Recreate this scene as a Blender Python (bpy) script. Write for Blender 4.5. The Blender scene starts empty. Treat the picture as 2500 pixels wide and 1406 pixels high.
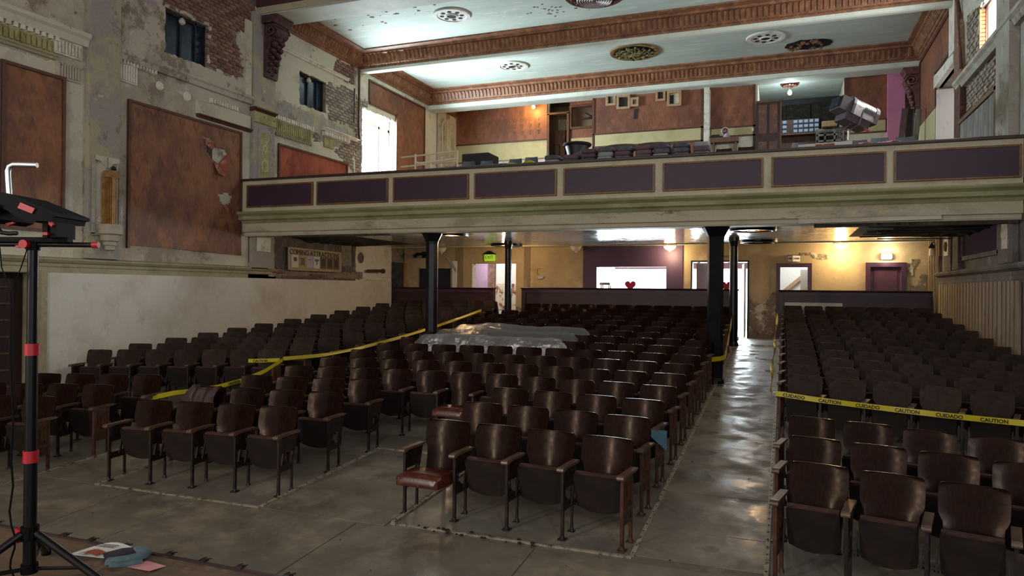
import bpy, bmesh, math, random
from mathutils import Vector, Matrix
random.seed(11)
sc = bpy.context.scene
C = sc.collection

# ------------------------------------------------------------------ camera
cam_d = bpy.data.cameras.new('camera'); cam = bpy.data.objects.new('camera', cam_d); C.objects.link(cam)
cam_d.sensor_width = 36.0; cam_d.lens = 1750.0 / 2500.0 * 36.0; cam_d.clip_start = .05; cam_d.clip_end = 200
YAW, PIT, ROL = math.radians(20.84), math.radians(.14), math.radians(.55)
EYE = Vector((0, 0, 2.117))
fw = Vector((-math.sin(YAW) * math.cos(PIT), math.cos(YAW) * math.cos(PIT), math.sin(PIT)))
rt = Vector((math.cos(YAW), math.sin(YAW), 0)); up = rt.cross(fw)
r2 = rt * math.cos(ROL) + up * math.sin(ROL); u2 = -rt * math.sin(ROL) + up * math.cos(ROL)
mw = Matrix((r2, u2, -fw)).transposed().to_4x4(); mw.translation = EYE
cam.matrix_world = mw
sc.camera = cam

# ------------------------------------------------------------------ world, light, exposure
vs = sc.view_settings
vs.view_transform = 'Standard'; vs.look = 'None'; vs.exposure = 0.0; vs.gamma = 1.0; vs.use_curve_mapping = False
w = bpy.data.worlds.new('overcast_sky'); sc.world = w; w.use_nodes = True
bg = w.node_tree.nodes['Background']; bg.inputs[0].default_value = (1.0, .97, .96, 1); bg.inputs[1].default_value = 1.1

def area(name, loc, target, sx, sy, power, col):
    d = bpy.data.lights.new(name, 'AREA'); d.shape = 'RECTANGLE'; d.size = sx; d.size_y = sy; d.energy = power; d.color = col
    o = bpy.data.objects.new(name, d); C.objects.link(o); o.location = loc
    o.rotation_euler = (Vector(target) - Vector(loc)).to_track_quat('-Z', 'Y').to_euler()
    return o
DAY = (.80, .93, 1.0); XR_WIN = 3.49
area('daylight_balcony_window', (-11.72, 18.82, 6.4), (0, 18.82, 6.1), 1.75, 1.9, 900, DAY)
for yy, pw in ((14.9, 200), (10.6, 420), (6.3, 620)):  # far one has its window; the nearer two are unseen, added for fill
    area('high_window_and_fill', (XR_WIN, yy, 7.05), (-8, yy, 4.4 if yy < 12 else 6.4), 1.1, .85, pw, (1, .97, .95))
area('daylight_lobby_window', (-3.9, 24.35, 2.35), (-3.9, 18, 2.6), 4.6, 1.5, 1900, DAY)
area('daylight_lobby_door', (-1.45, 24.35, 2.0), (-1.3, 18, 1.5), 1.1, 1.9, 420, DAY)
area('unseen_stair_lobby_lamp', (-8.9, 21.5, 3.35), (-9.0, 22.0, 1.2), 1.2, .8, 45, (1, .97, .93))  # unseen lamp added under the ceiling to brighten the doorway view
area('unseen_side_lobby_lamp', (.5, 21.5, 3.35), (.4, 22.0, 1.2), 1.0, .8, 32, (.95, .97, 1))  # second added downlight, no window stands behind it
# tall strip lamps added behind the camera to streak the seat backs
area('added_strip_lamp', (-6.5, -2.6, 3.7), (-3.2, 9.0, 1.6), .26, 3.0, 230, (1, .90, .78))
area('added_strip_lamp', (3.1, -2.2, 3.7), (-.5, 9.0, 1.6), .24, 3.0, 150, (.85, .93, 1))

# ------------------------------------------------------------------ helpers
def hx(s):
    s = s.lstrip('#'); out = []
    for i in (0, 2, 4):
        c = int(s[i:i + 2], 16) / 255
        out.append(c / 12.92 if c <= .04045 else ((c + .055) / 1.055) ** 2.4)
    return (out[0], out[1], out[2], 1)

def tag(o, label=None, cat=None, group=None, kind=None):
    if label: o['label'] = label
    if cat: o['category'] = cat
    if group: o['group'] = group
    if kind: o['kind'] = kind
    return o

def empty(name, loc=(0, 0, 0), rz=0, label=None, cat=None, group=None, kind=None):
    o = bpy.data.objects.new(name, None); C.objects.link(o); o.location = loc; o.rotation_euler = (0, 0, rz)
    o.empty_display_size = .1
    return tag(o, label, cat, group, kind)

class MB:
    def __init__(s): s.v = []; s.f = []
    def add(s, vs_, fs):
        b = len(s.v); s.v += [tuple(p) for p in vs_]; s.f += [tuple(b + i for i in f) for f in fs]; return s
    def box(s, x0, x1, y0, y1, z0, z1):
        return s.add([(x0, y0, z0), (x1, y0, z0), (x1, y1, z0), (x0, y1, z0), (x0, y0, z1), (x1, y0, z1), (x1, y1, z1), (x0, y1, z1)],
                     [(3, 2, 1, 0), (4, 5, 6, 7), (0, 1, 5, 4), (1, 2, 6, 5), (2, 3, 7, 6), (3, 0, 4, 7)])
    def bbox(s, x0, x1, y0, y1, z0, z1, b=.01):
        # box with chamfered vertical and horizontal edges (three stacked rings)
        def ring(d, z): return [(x0 + d, y0 + d, z), (x1 - d, y0 + d, z), (x1 - d, y1 - d, z), (x0 + d, y1 - d, z)]
        vs_ = ring(b, z0) + ring(0, z0 + b) + ring(0, z1 - b) + ring(b, z1)
        fs = [(3, 2, 1, 0), (12, 13, 14, 15)]
        for k in range(3):
            for i in range(4):
                j = (i + 1) % 4; fs.append((4 * k + i, 4 * k + j, 4 * k + 4 + j, 4 * k + 4 + i))
        return s.add(vs_, fs)
    def obox(s, c, sx, sy, sz, rot):
        # oriented box, centre c, rot = Euler tuple
        from mathutils import Euler
        R = Euler(rot).to_matrix(); c = Vector(c); vs_ = []
        for dz in (-1, 1):
            for dx, dy in ((-1, -1), (1, -1), (1, 1), (-1, 1)):
                vs_.append(c + R @ Vector((dx * sx / 2, dy * sy / 2, dz * sz / 2)))
        return s.add(vs_, [(3, 2, 1, 0), (4, 5, 6, 7), (0, 1, 5, 4), (1, 2, 6, 5), (2, 3, 7, 6), (3, 0, 4, 7)])
    def cyl(s, p0, p1, r0, r1=None, n=10, caps=True):
        p0 = Vector(p0); p1 = Vector(p1); r1 = r0 if r1 is None else r1
        d = (p1 - p0).normalized(); a = d.orthogonal().normalized(); b = d.cross(a); vs_ = []
        for p, r in ((p0, r0), (p1, r1)):
            for i in range(n):
                t = 2 * math.pi * i / n; vs_.append(p + a * math.cos(t) * r + b * math.sin(t) * r)
        fs = [(i, (i + 1) % n, n + (i + 1) % n, n + i) for i in range(n)]
        if caps: fs += [tuple(range(n - 1, -1, -1)), tuple(range(n, 2 * n))]
        return s.add(vs_, fs)
    def tube(s, path, r, n=8, closed=False):
        P = [Vector(p) for p in path]; m = len(P); vs_ = []; prev = None
        for k, p in enumerate(P):
            if closed: d = (P[(k + 1) % m] - P[k - 1])
            else: d = P[min(k + 1, m - 1)] - P[max(k - 1, 0)]
            d.normalize()
            if prev is None: a = d.orthogonal().normalized()
            else:
                a = prev - d * prev.dot(d)
                a = a.normalized() if a.length > 1e-6 else d.orthogonal().normalized()
            prev = a; b = d.cross(a); rr = r[k] if isinstance(r, (list, tuple)) else r
            for i in range(n):
                t = 2 * math.pi * i / n; vs_.append(p + a * math.cos(t) * rr + b * math.sin(t) * rr)
        fs = []
        for k in range(m if closed else m - 1):
            k2 = (k + 1) % m
            for i in range(n): fs.append((k * n + i, k * n + (i + 1) % n, k2 * n + (i + 1) % n, k2 * n + i))
        if not closed: fs += [tuple(range(n - 1, -1, -1)), tuple(range((m - 1) * n, m * n))]
        return s.add(vs_, fs)
    def prism(s, poly, ax, a0, a1):
        n = len(poly)
        def P(q, a): return (a, q[0], q[1]) if ax == 'x' else ((q[0], a, q[1]) if ax == 'y' else (q[0], q[1], a))
        vs_ = [P(q, a0) for q in poly] + [P(q, a1) for q in poly]
        fs = [tuple(range(n - 1, -1, -1)), tuple(range(n, 2 * n))] + [(i, (i + 1) % n, n + (i + 1) % n, n + i) for i in range(n)]
        return s.add(vs_, fs)
    def lathe(s, c, prof, n=20, sx=1, sy=1):
        vs_ = []; m = len(prof)
        for r, z in prof:
            for i in range(n):
                t = 2 * math.pi * i / n; vs_.append((c[0] + r * sx * math.cos(t), c[1] + r * sy * math.sin(t), c[2] + z))
        fs = [(k * n + i, k * n + (i + 1) % n, (k + 1) * n + (i + 1) % n, (k + 1) * n + i) for k in range(m - 1) for i in range(n)]
        fs += [tuple(range(n - 1, -1, -1)), tuple(range((m - 1) * n, m * n))]
        return s.add(vs_, fs)
    def grid(s, fn, nu, nv):
        vs_ = [fn(i / nu, j / nv) for j in range(nv + 1) for i in range(nu + 1)]
        fs = [(j * (nu + 1) + i, j * (nu + 1) + i + 1, (j + 1) * (nu + 1) + i + 1, (j + 1) * (nu + 1) + i) for j in range(nv) for i in range(nu)]
        return s.add(vs_, fs)
    def sheet(s, fn, nu, nv, off):
        # closed thin shell: fn(u,v) and the same moved by off
        a = [Vector(fn(i / nu, j / nv)) for j in range(nv + 1) for i in range(nu + 1)]; n = len(a); o = Vector(off)
        fs = []; W = nu + 1
        for j in range(nv):
            for i in range(nu):
                q = (j * W + i, j * W + i + 1, (j + 1) * W + i + 1, (j + 1) * W + i); fs.append(q); fs.append(tuple(n + k for k in reversed(q)))
        bd = [i for i in range(nu)] + [j * W + nu for j in range(nv)] + [nv * W + i for i in range(nu, 0, -1)] + [j * W for j in range(nv, 0, -1)]
        for k in range(len(bd)):
            p, q = bd[k], bd[(k + 1) % len(bd)]; fs.append((q, p, n + p, n + q))
        return s.add(a + [p + o for p in a], fs)
    def mesh(s, name, mat, org=(0, 0, 0), smooth=False):
        me = bpy.data.meshes.new(name)
        me.from_pydata([(p[0] - org[0], p[1] - org[1], p[2] - org[2]) for p in s.v], [], s.f)
        bm = bmesh.new(); bm.from_mesh(me); bmesh.ops.recalc_face_normals(bm, faces=bm.faces); bm.to_mesh(me); bm.free()
        me.materials.append(mat)
        if smooth:
            me.polygons.foreach_set('use_smooth', [True] * len(me.polygons))
            try: me.set_sharp_from_angle(angle=math.radians(smooth if smooth is not True else 40))
            except Exception: pass
        me.update(); return me
    def build(s, name, mat, parent=None, org=None, smooth=False):
        if org is None: org = parent.location if parent is not None else (0, 0, 0)
        o = bpy.data.objects.new(name, s.mesh(name, mat, org, smooth)); C.objects.link(o)
        if parent is not None: o.parent = parent
        return o

def rebase(o):
    """move a one-mesh thing's origin to the middle of its base"""
    me = o.data; xs = [v.co for v in me.vertices]
    c = Vector(((min(p.x for p in xs) + max(p.x for p in xs)) / 2, (min(p.y for p in xs) + max(p.y for p in xs)) / 2, min(p.z for p in xs)))
    me.transform(Matrix.Translation(-c)); o.location = o.location + c
    return o

def put(me_name, me, parent=None, loc=(0, 0, 0), rot=(0, 0, 0), scale=(1, 1, 1)):
    o = bpy.data.objects.new(me_name, me); C.objects.link(o); o.location = loc; o.rotation_euler = rot; o.scale = scale
    if parent is not None: o.parent = parent
    return o

def text(name, s, mat, parent, mtx, size, depth=.003, align='CENTER', sx=1.0, bold=0.0):
    cu = bpy.data.curves.new(name, 'FONT'); cu.body = s; cu.size = size; cu.extrude = depth; cu.align_x = align; cu.align_y = 'CENTER'; cu.resolution_u = 3; cu.offset = bold
    t = bpy.data.objects.new(name, cu); C.objects.link(t)
    dg = bpy.context.evaluated_depsgraph_get(); dg.update()
    me = bpy.data.meshes.new_from_object(t.evaluated_get(dg)); me.name = name
    bpy.data.objects.remove(t); bpy.data.curves.remove(cu)
    me.transform(Matrix.Diagonal((sx, 1, 1, 1))); me.transform(mtx); me.materials.clear(); me.materials.append(mat)
    o = bpy.data.objects.new(name, me); C.objects.link(o)
    if parent is not None:
        me.transform(Matrix.Translation(-Vector(parent.location))); o.parent = parent
    return o

def frame_m(o, xax, yax):
    x = Vector(xax).normalized(); y = Vector(yax).normalized(); z = x.cross(y)
    m = Matrix((x, y, z)).transposed().to_4x4(); m.translation = Vector(o); return m
# ------------------------------------------------------------------ materials
MAT = {}
def mat(name, base, rough=.6, metal=0.0, layers=(), bump=.0, fine=.12, fscale=30, rvar=0.0, rscale=3.0, spec=.5, stretch=(1, 1, 1), coat=0, info=0.0, emit=None, es=0, alpha=None, trans=0, stint=None):
    """principled material; layers = (hex, scale, threshold, softness, seed[, stretch]) patches mixed over the base colour"""
    m = bpy.data.materials.new(name); MAT[name] = m; m.use_nodes = True
    nt = m.node_tree; N = nt.nodes; L = nt.links; b = N['Principled BSDF']
    b.inputs['Metallic'].default_value = metal; b.inputs['Roughness'].default_value = rough
    b.inputs['Specular IOR Level'].default_value = spec; b.inputs['Coat Weight'].default_value = coat
    if stint: b.inputs['Specular Tint'].default_value = stint
    if trans: b.inputs['Transmission Weight'].default_value = trans
    if alpha is not None: b.inputs['Alpha'].default_value = alpha
    if emit:
        b.inputs['Emission Color'].default_value = hx(emit); b.inputs['Emission Strength'].default_value = es
    tc = N.new('ShaderNodeTexCoord')
    def coords(st, seed):
        mp = N.new('ShaderNodeMapping'); mp.inputs['Scale'].default_value = st; mp.inputs['Location'].default_value = (seed * 3.7, seed * 1.9, seed * 5.3)
        L.new(tc.outputs['Object'], mp.inputs[0]); return mp.outputs[0]
    def noise(scale, st=(1, 1, 1), seed=0, detail=6, rg=.6):
        n = N.new('ShaderNodeTexNoise'); n.inputs['Scale'].default_value = scale; n.inputs['Detail'].default_value = detail; n.inputs['Roughness'].default_value = rg
        L.new(coords(st, seed), n.inputs['Vector']); return n.outputs[0]
    def remap(sock, a, c, lo=0, hi=1):
        r = N.new('ShaderNodeMapRange'); r.inputs[1].default_value = a; r.inputs[2].default_value = c; r.inputs[3].default_value = lo; r.inputs[4].default_value = hi
        r.clamp = True; L.new(sock, r.inputs[0]); return r.outputs[0]
    def mix(f, a, c, mode='MIX'):
        x = N.new('ShaderNodeMix'); x.data_type = 'RGBA'; x.blend_type = mode
        for sock, val in ((x.inputs[0], f), (x.inputs[6], a), (x.inputs[7], c)):
            if hasattr(val, 'links'): L.new(val, sock)
            else: sock.default_value = val
        return x.outputs[2]
    col = hx(base); h = None
    for ly in layers:
        hxc, scale, th, soft, seed = ly[:5]; st = ly[5] if len(ly) > 5 else stretch
        f = remap(noise(scale, st, seed, 8, .68), th - soft, th + soft)
        col = mix(f, col, hx(hxc))
        if bump:
            if h is None: h = f
            else:
                a = N.new('ShaderNodeMath'); a.operation = 'ADD'; L.new(h, a.inputs[0]); L.new(f, a.inputs[1]); h = a.outputs[0]
    if fine:
        f = remap(noise(fscale, stretch, 9, 5, .65), .3, .7, 1 - fine, 1 + fine)
        v = N.new('ShaderNodeCombineColor')
        for i in range(3): L.new(f, v.inputs[i])
        col = mix(1.0, col, v.outputs[0], 'MULTIPLY')
    if info:
        oi = N.new('ShaderNodeObjectInfo'); f = remap(oi.outputs['Random'], 0, 1, 1 - info, 1 + info)
        v = N.new('ShaderNodeCombineColor')
        for i in range(3): L.new(f, v.inputs[i])
        col = mix(1.0, col, v.outputs[0], 'MULTIPLY')
    if hasattr(col, 'links'): L.new(col, b.inputs['Base Color'])
    else: b.inputs['Base Color'].default_value = col
    if rvar:
        L.new(remap(noise(rscale, stretch, 4, 6, .6), .38, .62, max(.03, rough - rvar), min(1, rough + rvar)), b.inputs['Roughness'])
    if bump:
        bp = N.new('ShaderNodeBump'); bp.inputs['Strength'].default_value = bump; bp.inputs['Distance'].default_value = .02
        if h is None: h = noise(fscale * .7, stretch, 2, 6, .6)
        L.new(h, bp.inputs['Height']); L.new(bp.outputs[0], b.inputs['Normal'])
    return m

def glow(name, col, strength):
    m = bpy.data.materials.new(name); MAT[name] = m; m.use_nodes = True
    nt = m.node_tree; nt.nodes.clear(); e = nt.nodes.new('ShaderNodeEmission'); o = nt.nodes.new('ShaderNodeOutputMaterial')
    e.inputs[0].default_value = hx(col); e.inputs[1].default_value = strength; nt.links.new(e.outputs[0], o.inputs[0]); return m

# floor and seats
mat('floor_vinyl', '6f675c', .5, layers=[('5d5850', .9, .52, .12, 1), ('857b6c', 2.2, .60, .08, 2), ('3f3830', 9, .70, .02, 3), ('8f8676', 14, .70, .03, 5)], rvar=.22, rscale=1.3, bump=.04, fine=.10)
mat('floor_sheet', '756d61', .42, layers=[('615a50', .8, .52, .14, 11), ('8b806e', 2.6, .58, .10, 12), ('443c33', 11, .69, .02, 13), ('9a917f', 17, .71, .03, 15)], rvar=.27, rscale=2.1, bump=.05, fine=.10)
mat('stage_wood', '5f4c3b', .6, layers=[('4a3a2d', 3, .55, .08, 1, (.3, 3, 1)), ('74604a', 6, .62, .06, 2)], fine=.15, bump=.05)
mat('seam', '2e2925', .8, fine=0)
mat('metal_strip', '9c917e', .5, .1, layers=[('4a3d31', 14, .56, .08, 1)], fine=.1)
mat('seat_wood', '1c0f0b', .20, layers=[('23130f', 5, .5, .15, 1, (6, 6, .6)), ('110907', 9, .58, .10, 2, (8, 8, .8)), ('2e211b', 22, .70, .05, 3)], rvar=.06, rscale=9, fine=.18, info=.25, spec=.065, stint=(1, .74, .62, 1))
mat('seat_dusty', '2f2521', .6, layers=[('38302b', 4, .5, .16, 1), ('211815', 7, .60, .08, 2), ('4a413b', 20, .68, .04, 3)], rvar=.12, rscale=5, fine=.15, info=.22, spec=.12, stint=(1, .75, .62, 1))
mat('seat_pan', '180d0a', .6, layers=[('2b1913', 6, .55, .12, 1), ('120a08', 12, .6, .08, 2)], fine=.15, info=.2, bump=.03)
mat('seat_leather', '4a1d12', .28, layers=[('32130c', 7, .55, .12, 1), ('5f2a1b', 16, .62, .08, 2)], bump=.06, fine=.12, info=.2)
mat('cushion_edge', '4d332b', .5, layers=[('37231d', 9, .55, .1, 1)], fine=.15, info=.2)
mat('cast_iron', '1c110d', .5, .15, layers=[('3a2216', 10, .58, .10, 1)], fine=.2, info=.15)
mat('end_iron', '45281b', .5, .25, layers=[('5c3826', 9, .55, .12, 1), ('22130d', 13, .62, .06, 2)], fine=.18, bump=.05)
mat('arm_wood', '5d4637', .38, layers=[('40291e', 8, .55, .12, 1, (1, .3, 1)), ('7d6a58', 18, .66, .06, 2)], fine=.15, info=.25)
# walls
mat('mortar', '8d8478', .9, layers=[('6e655b', 6, .55, .1, 1)], fine=.15)
mat('plaster_left', 'a99e8e', .85, layers=[('bbb3a3', .55, .50, .05, 1), ('8d8070', 1.1, .57, .03, 2), ('cac5b6', 1.9, .60, .015, 3), ('a394a0', .8, .66, .03, 4), ('5d4d40', 5.5, .695, .012, 5), ('77685a', 2.8, .655, .02, 6)], bump=.55, fine=.10)
mat('plaster_mauve', '9b958f', .85, layers=[('aaa288', 1.3, .53, .03, 21), ('8d8076', 2.4, .60, .02, 22), ('c2bda8', 4, .65, .015, 23), ('5c4c40', 8, .70, .01, 24)], bump=.5, fine=.10)
mat('plaster_cream', 'c6c0ac', .8, layers=[('b3ab98', 1.0, .54, .04, 31), ('998d78', 3.1, .64, .02, 32), ('6a5c4a', 7, .70, .012, 33)], bump=.4, fine=.07)
mat('plaster_right', '9c988c', .85, layers=[('b5b4a6', .9, .52, .04, 41), ('7f786c', 1.7, .58, .03, 42), ('a9b2ac', 3, .64, .02, 43), ('5b5046', 6, .69, .012, 44)], bump=.5, fine=.10)
mat('plaster_dark', '6f6a68', .9, layers=[('57504e', 1.2, .50, .08, 51), ('83808a', 2.0, .60, .04, 52), ('3a3330', 4, .66, .02, 53)], bump=.5, fine=.12)
mat('wainscot_white', 'd2cec4', .7, layers=[('bdb2a2', .7, .58, .10, 61), ('a8957f', 1.2, .68, .07, 62, (1, 1, .5)), ('8b7a68', 6, .74, .03, 63)], bump=.06, fine=.05)
mat('moulding_tan', 'a39a7c', .75, layers=[('8f8668', 2.0, .55, .08, 71), ('6e6249', 7, .67, .03, 72), ('c0b89c', 5, .68, .03, 73)], bump=.2, fine=.10)
mat('frieze_yellow', 'a8a072', .8, layers=[('8c8558', 3, .52, .06, 81), ('5d5638', 8, .64, .03, 82), ('c6c2a6', 5, .66, .02, 83)], bump=.3, fine=.12)
mat('plaster_white', 'd9d6c8', .8, layers=[('bdb7a5', 4, .56, .06, 84), ('7d7364', 11, .68, .02, 85)], bump=.2, fine=.08)
mat('brick_a', '7a5a4c', .9, layers=[('93786a', 7, .55, .08, 1), ('5a4237', 10, .62, .05, 2), ('aaa092', 14, .66, .04, 3)], bump=.3, fine=.18, info=.35)
mat('brick_b', '857b6e', .9, layers=[('9c9386', 7, .55, .08, 1), ('63564c', 10, .62, .05, 2), ('b0a999', 14, .66, .04, 3)], bump=.3, fine=.18, info=.28)
mat('brick_orange', 'b5572f', .85, layers=[('d08a62', 9, .56, .06, 1)], fine=.15, info=.2)
# red wallpaper with damask print
def damask(name, base, dark, light):
    m = mat(name, base, .62, layers=[(dark, .9, .55, .18, 5, (1, 1, .5)), (light, 1.4, .54, .14, 6, (1, 1, .6)), (light, 4.5, .62, .08, 7, (1, 1, .5))], fine=.16, fscale=22, stretch=(1, 1, .35))
    nt = m.node_tree; N = nt.nodes; L = nt.links; b = N['Principled BSDF']
    src = b.inputs['Base Color'].links[0].from_socket
    tc = N.new('ShaderNodeTexCoord'); sp = N.new('ShaderNodeSeparateXYZ'); L.new(tc.outputs['Object'], sp.inputs[0])
    def mth(op, a, c=None):
        n = N.new('ShaderNodeMath'); n.operation = op
        for s_, v in ((n.inputs[0], a), (n.inputs[1], c)):
            if v is None: continue
            if hasattr(v, 'links'): L.new(v, s_)
            else: s_.default_value = v
        return n.outputs[0]
    hor = mth('ADD', sp.outputs[0], sp.outputs[1])
    u = mth('MULTIPLY', hor, 2 * math.pi / .36); v = mth('MULTIPLY', sp.outputs[2], 2 * math.pi / .56)
    a = mth('MULTIPLY', mth('COSINE', u), mth('COSINE', v)); b2 = mth('COSINE', mth('MULTIPLY', u, 3)); c2 = mth('SINE', mth('MULTIPLY', v, 2))
    s_ = mth('ADD', a, mth('MULTIPLY', mth('MULTIPLY', b2, c2), .55))
    r = N.new('ShaderNodeMapRange'); r.inputs[1].default_value = .45; r.inputs[2].default_value = .62; L.new(s_, r.inputs[0])
    nz = N.new('ShaderNodeTexNoise'); nz.inputs['Scale'].default_value = 1.3; L.new(tc.outputs['Object'], nz.inputs['Vector'])
    r2_ = N.new('ShaderNodeMapRange'); r2_.inputs[1].default_value = .35; r2_.inputs[2].default_value = .65; r2_.inputs[4].default_value = .55; L.new(nz.outputs[0], r2_.inputs[0])
    f = mth('MULTIPLY', r.outputs[0], r2_.outputs[0])
    x = N.new('ShaderNodeMix'); x.data_type = 'RGBA'; L.new(f, x.inputs[0]); L.new(src, x.inputs[6]); x.inputs[7].default_value = hx(dark); L.new(x.outputs[2], b.inputs['Base Color'])
    return m
damask('damask_red', '744a3a', '47302a', '9a6643')
damask('damask_brown', '74452f', '543020', '8c583b')
damask('damask_bright', '8c3a28', '5c2018', 'b4593c')
mat('panel_frame', '5a3524', .5, layers=[('402418', 8, .55, .1, 1)], fine=.15)
mat('frame_gold', '7c5a34', .45, layers=[('5c4024', 9, .56, .1, 1)], fine=.12)
mat('torn_paper', '8a4430', .7, layers=[('b58a70', 5, .56, .06, 1)], fine=.15)
mat('hole_grey', '8d8880', .9, layers=[('6d665e', 5, .54, .08, 1)], bump=.3, fine=.15)
# ceiling
mat('ceiling_paint', 'c3d2c9', .75, layers=[('b4c6bf', .8, .52, .10, 91, (.5, 2, 1)), ('d6e0d6', 2.2, .60, .05, 92, (.5, 2, 1)), ('a0a89b', 4.5, .665, .02, 93, (.6, 1.8, 1)), ('5b4c33', 5.5, .735, .010, 94)], bump=.25, fine=.05)
mat('beam_white', 'd4ddd2', .7, layers=[('c2ccc2', 1.4, .55, .08, 95), ('9b998a', 5, .70, .02, 96)], fine=.05)
mat('beam_cream', 'b5ac90', .75, layers=[('a39a7f', 1.5, .55, .08, 97), ('d0c9b0', 4, .68, .02, 98)], fine=.06)
mat('cornice_brown', '85583d', .5, layers=[('6b442f', 3, .52, .10, 1), ('a0734f', 6, .58, .08, 2), ('b9ae93', 2.4, .715, .02, 3)], fine=.14)
mat('beam_maroon', '45222a', .6, layers=[('5a3038', 2, .55, .1, 1), ('b8a893', 5, .71, .02, 2, (1, 1, .4))], fine=.12)
mat('soffit_gloss', 'b2bac2', .17, layers=[('a0a8b0', 1.6, .55, .12, 1, (.4, 3, 1)), ('c4c8ca', 3.2, .62, .06, 2, (.4, 3, 1)), ('3b3833', 7, .735, .01, 3)], rvar=.07, rscale=4, fine=.05, spec=.6, bump=.02)
mat('soffit_rot', '3b342e', .95, layers=[('574c42', 5, .55, .06, 1), ('211c19', 8, .6, .04, 2)], bump=.6, fine=.2)
# balcony front
mat('balcony_cream', 'c4baa0', .65, layers=[('b3a98e', 1.6, .56, .08, 1), ('d0c8b0', 3.4, .63, .05, 2)], fine=.06)
mat('balcony_green', '9c9a70', .65, layers=[('84825a', 2.4, .55, .08, 3, (.4, 1, 1)), ('a8a583', 4.5, .64, .03, 4, (.3, 1, 1)), ('4c4530', 6.5, .69, .02, 5, (.3, 1, 1))], bump=.25, fine=.10)
mat('balcony_band', 'b8ae94', .75, layers=[('9c927a', 1.8, .57, .05, 6, (.35, 1, 1)), ('6f6450', 3.3, .64, .03, 7, (.3, 1, 1)), ('4e2a24', 6.5, .71, .012, 8, (.4, 1, 1))], bump=.3, fine=.09)
mat('aubergine', '3c2438', .5, layers=[('321d30', 1.2, .55, .14, 1), ('48304a', 3, .66, .06, 2)], fine=.05)
mat('purple_cloth', '3f3046', .95, spec=.05, fine=.1)
mat('rail_top', '3b2620', .45, fine=.15)
# back wall of the ground floor
mat('wall_beige', 'b5a07c', .75, layers=[('a38f6d', .9, .56, .10, 1), ('c4b18c', 1.6, .62, .06, 2), ('7d6750', 4.5, .735, .012, 3)], bump=.15, fine=.06)
mat('wall_peeled', '7f715f', .9, layers=[('b7b0a0', 5, .55, .03, 1), ('5f5344', 8, .60, .03, 2), ('cfcbbf', 11, .66, .02, 3)], bump=.6, fine=.14)
mat('wall_purple', '4b3652', .6, layers=[('422e49', 1.2, .55, .12, 1), ('5b4664', 3, .67, .05, 2)], fine=.06)
mat('trim_purple', '45273c', .45, layers=[('351b2d', 4, .56, .1, 1)], fine=.08)
mat('partition_wine', '3a1a22', .45, layers=[('2c131a', 2, .55, .12, 1), ('4d2a30', 5, .68, .05, 2)], fine=.08)
mat('door_wine', '4c2738', .5, layers=[('3b1c2b', 3, .56, .1, 1)], fine=.08)
mat('lobby_white', 'd8d6cf', .7, layers=[('bfb8b0', 2, .60, .05, 1), ('8d857c', 9, .70, .02, 2)], fine=.05)
mat('lobby_pink', 'b79ab5', .7, layers=[('a58aa6', 2, .56, .1, 1)], fine=.06)
mat('lobby_flaking', 'c8bfae', .8, layers=[('7a4a30', 3.2, .54, .03, 1), ('8e5a3c', 6, .62, .03, 2)], fine=.1)
mat('pink_pillar', 'cc80a4', .6, layers=[('bd7397', 1.5, .56, .12, 1), ('ead8dd', 7, .74, .012, 2)], fine=.05)
mat('dado_cream', 'b6ad82', .65, layers=[('a69d72', 1.4, .56, .1, 1), ('8c845a', 4, .68, .05, 2, (.3, 1, 1))], fine=.06)
mat('wood_dark', '2e1c1e', .45, layers=[('3d2628', 4, .55, .1, 1, (2, 2, .3)), ('1f1214', 8, .6, .08, 2, (3, 3, .3))], fine=.12)
mat('wood_brown', '6b4a33', .55, layers=[('523723', 6, .55, .1, 1, (3, 3, .4))], fine=.15)
mat('wood_pale', 'a88a66', .6, layers=[('8d7050', 6, .55, .1, 1, (3, 3, .4))], fine=.12)
mat('board_grey', '6f6e68', .8, layers=[('8a8c88', 3, .54, .08, 1, (2, 2, .3)), ('4c3a30', 2.2, .62, .05, 2, (2, 2, .4))], bump=.2, fine=.14)
mat('batten_tan', '85725c', .8, layers=[('9a886e', 2.0, .56, .06, 1, (2, 2, .4)), ('74614b', 4, .62, .04, 2, (2, 2, .4)), ('b0a692', 6, .68, .02, 3)], bump=.25, fine=.12)
mat('batten_brown', '32261d', .8, layers=[('7a6049', 5, .58, .06, 1, (2, 2, .4))], fine=.15)
mat('acoustic_dark', '24211c', .95, layers=[('3d382e', 9, .56, .05, 1), ('16140f', 14, .60, .04, 2)], bump=.5, fine=.25)
# metals, things
mat('iron_black', '14161c', .32, .4, layers=[('1d2029', 5, .55, .1, 1)], fine=.1)
mat('black_plastic', '080607', .6, fine=.08, spec=.1)
mat('black_metal', '0f0b0c', .36, .2, fine=.1, spec=.3)
mat('chrome', 'e6eaee', .32, 1.0, fine=0)
mat('red_plastic', 'a3131f', .4, fine=.06)
mat('orange_plastic', 'c8581c', .4, fine=0)
mat('label_red', 'b04a4e', .6, fine=.05)
mat('glass_dark', '1d2a38', .15, layers=[('3d4c5c', 3, .56, .12, 1), ('8b98a4', 5, .70, .06, 2)], fine=.2)
mat('window_frame_dark', '161c25', .5, fine=.1)
mat('tape_yellow', 'bfae18', .4, layers=[('b5a414', 9, .6, .1, 1)], fine=.05)
mat('ink_black', '141210', .6, fine=0)
mat('board_sign', '9d9578', .6, layers=[('8a8266', 3, .56, .08, 1)], fine=.06)
mat('paper_white', 'c9c6c2', .7, fine=.04)
mat('paper_lilac', 'a9a5b4', .7, fine=.04)
mat('paper_yellow', 'a8924c', .7, fine=.06)
mat('paper_teal', '3f6a78', .6, fine=.05)
mat('paper_brown', '6b4d3c', .7, fine=.08)
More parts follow.
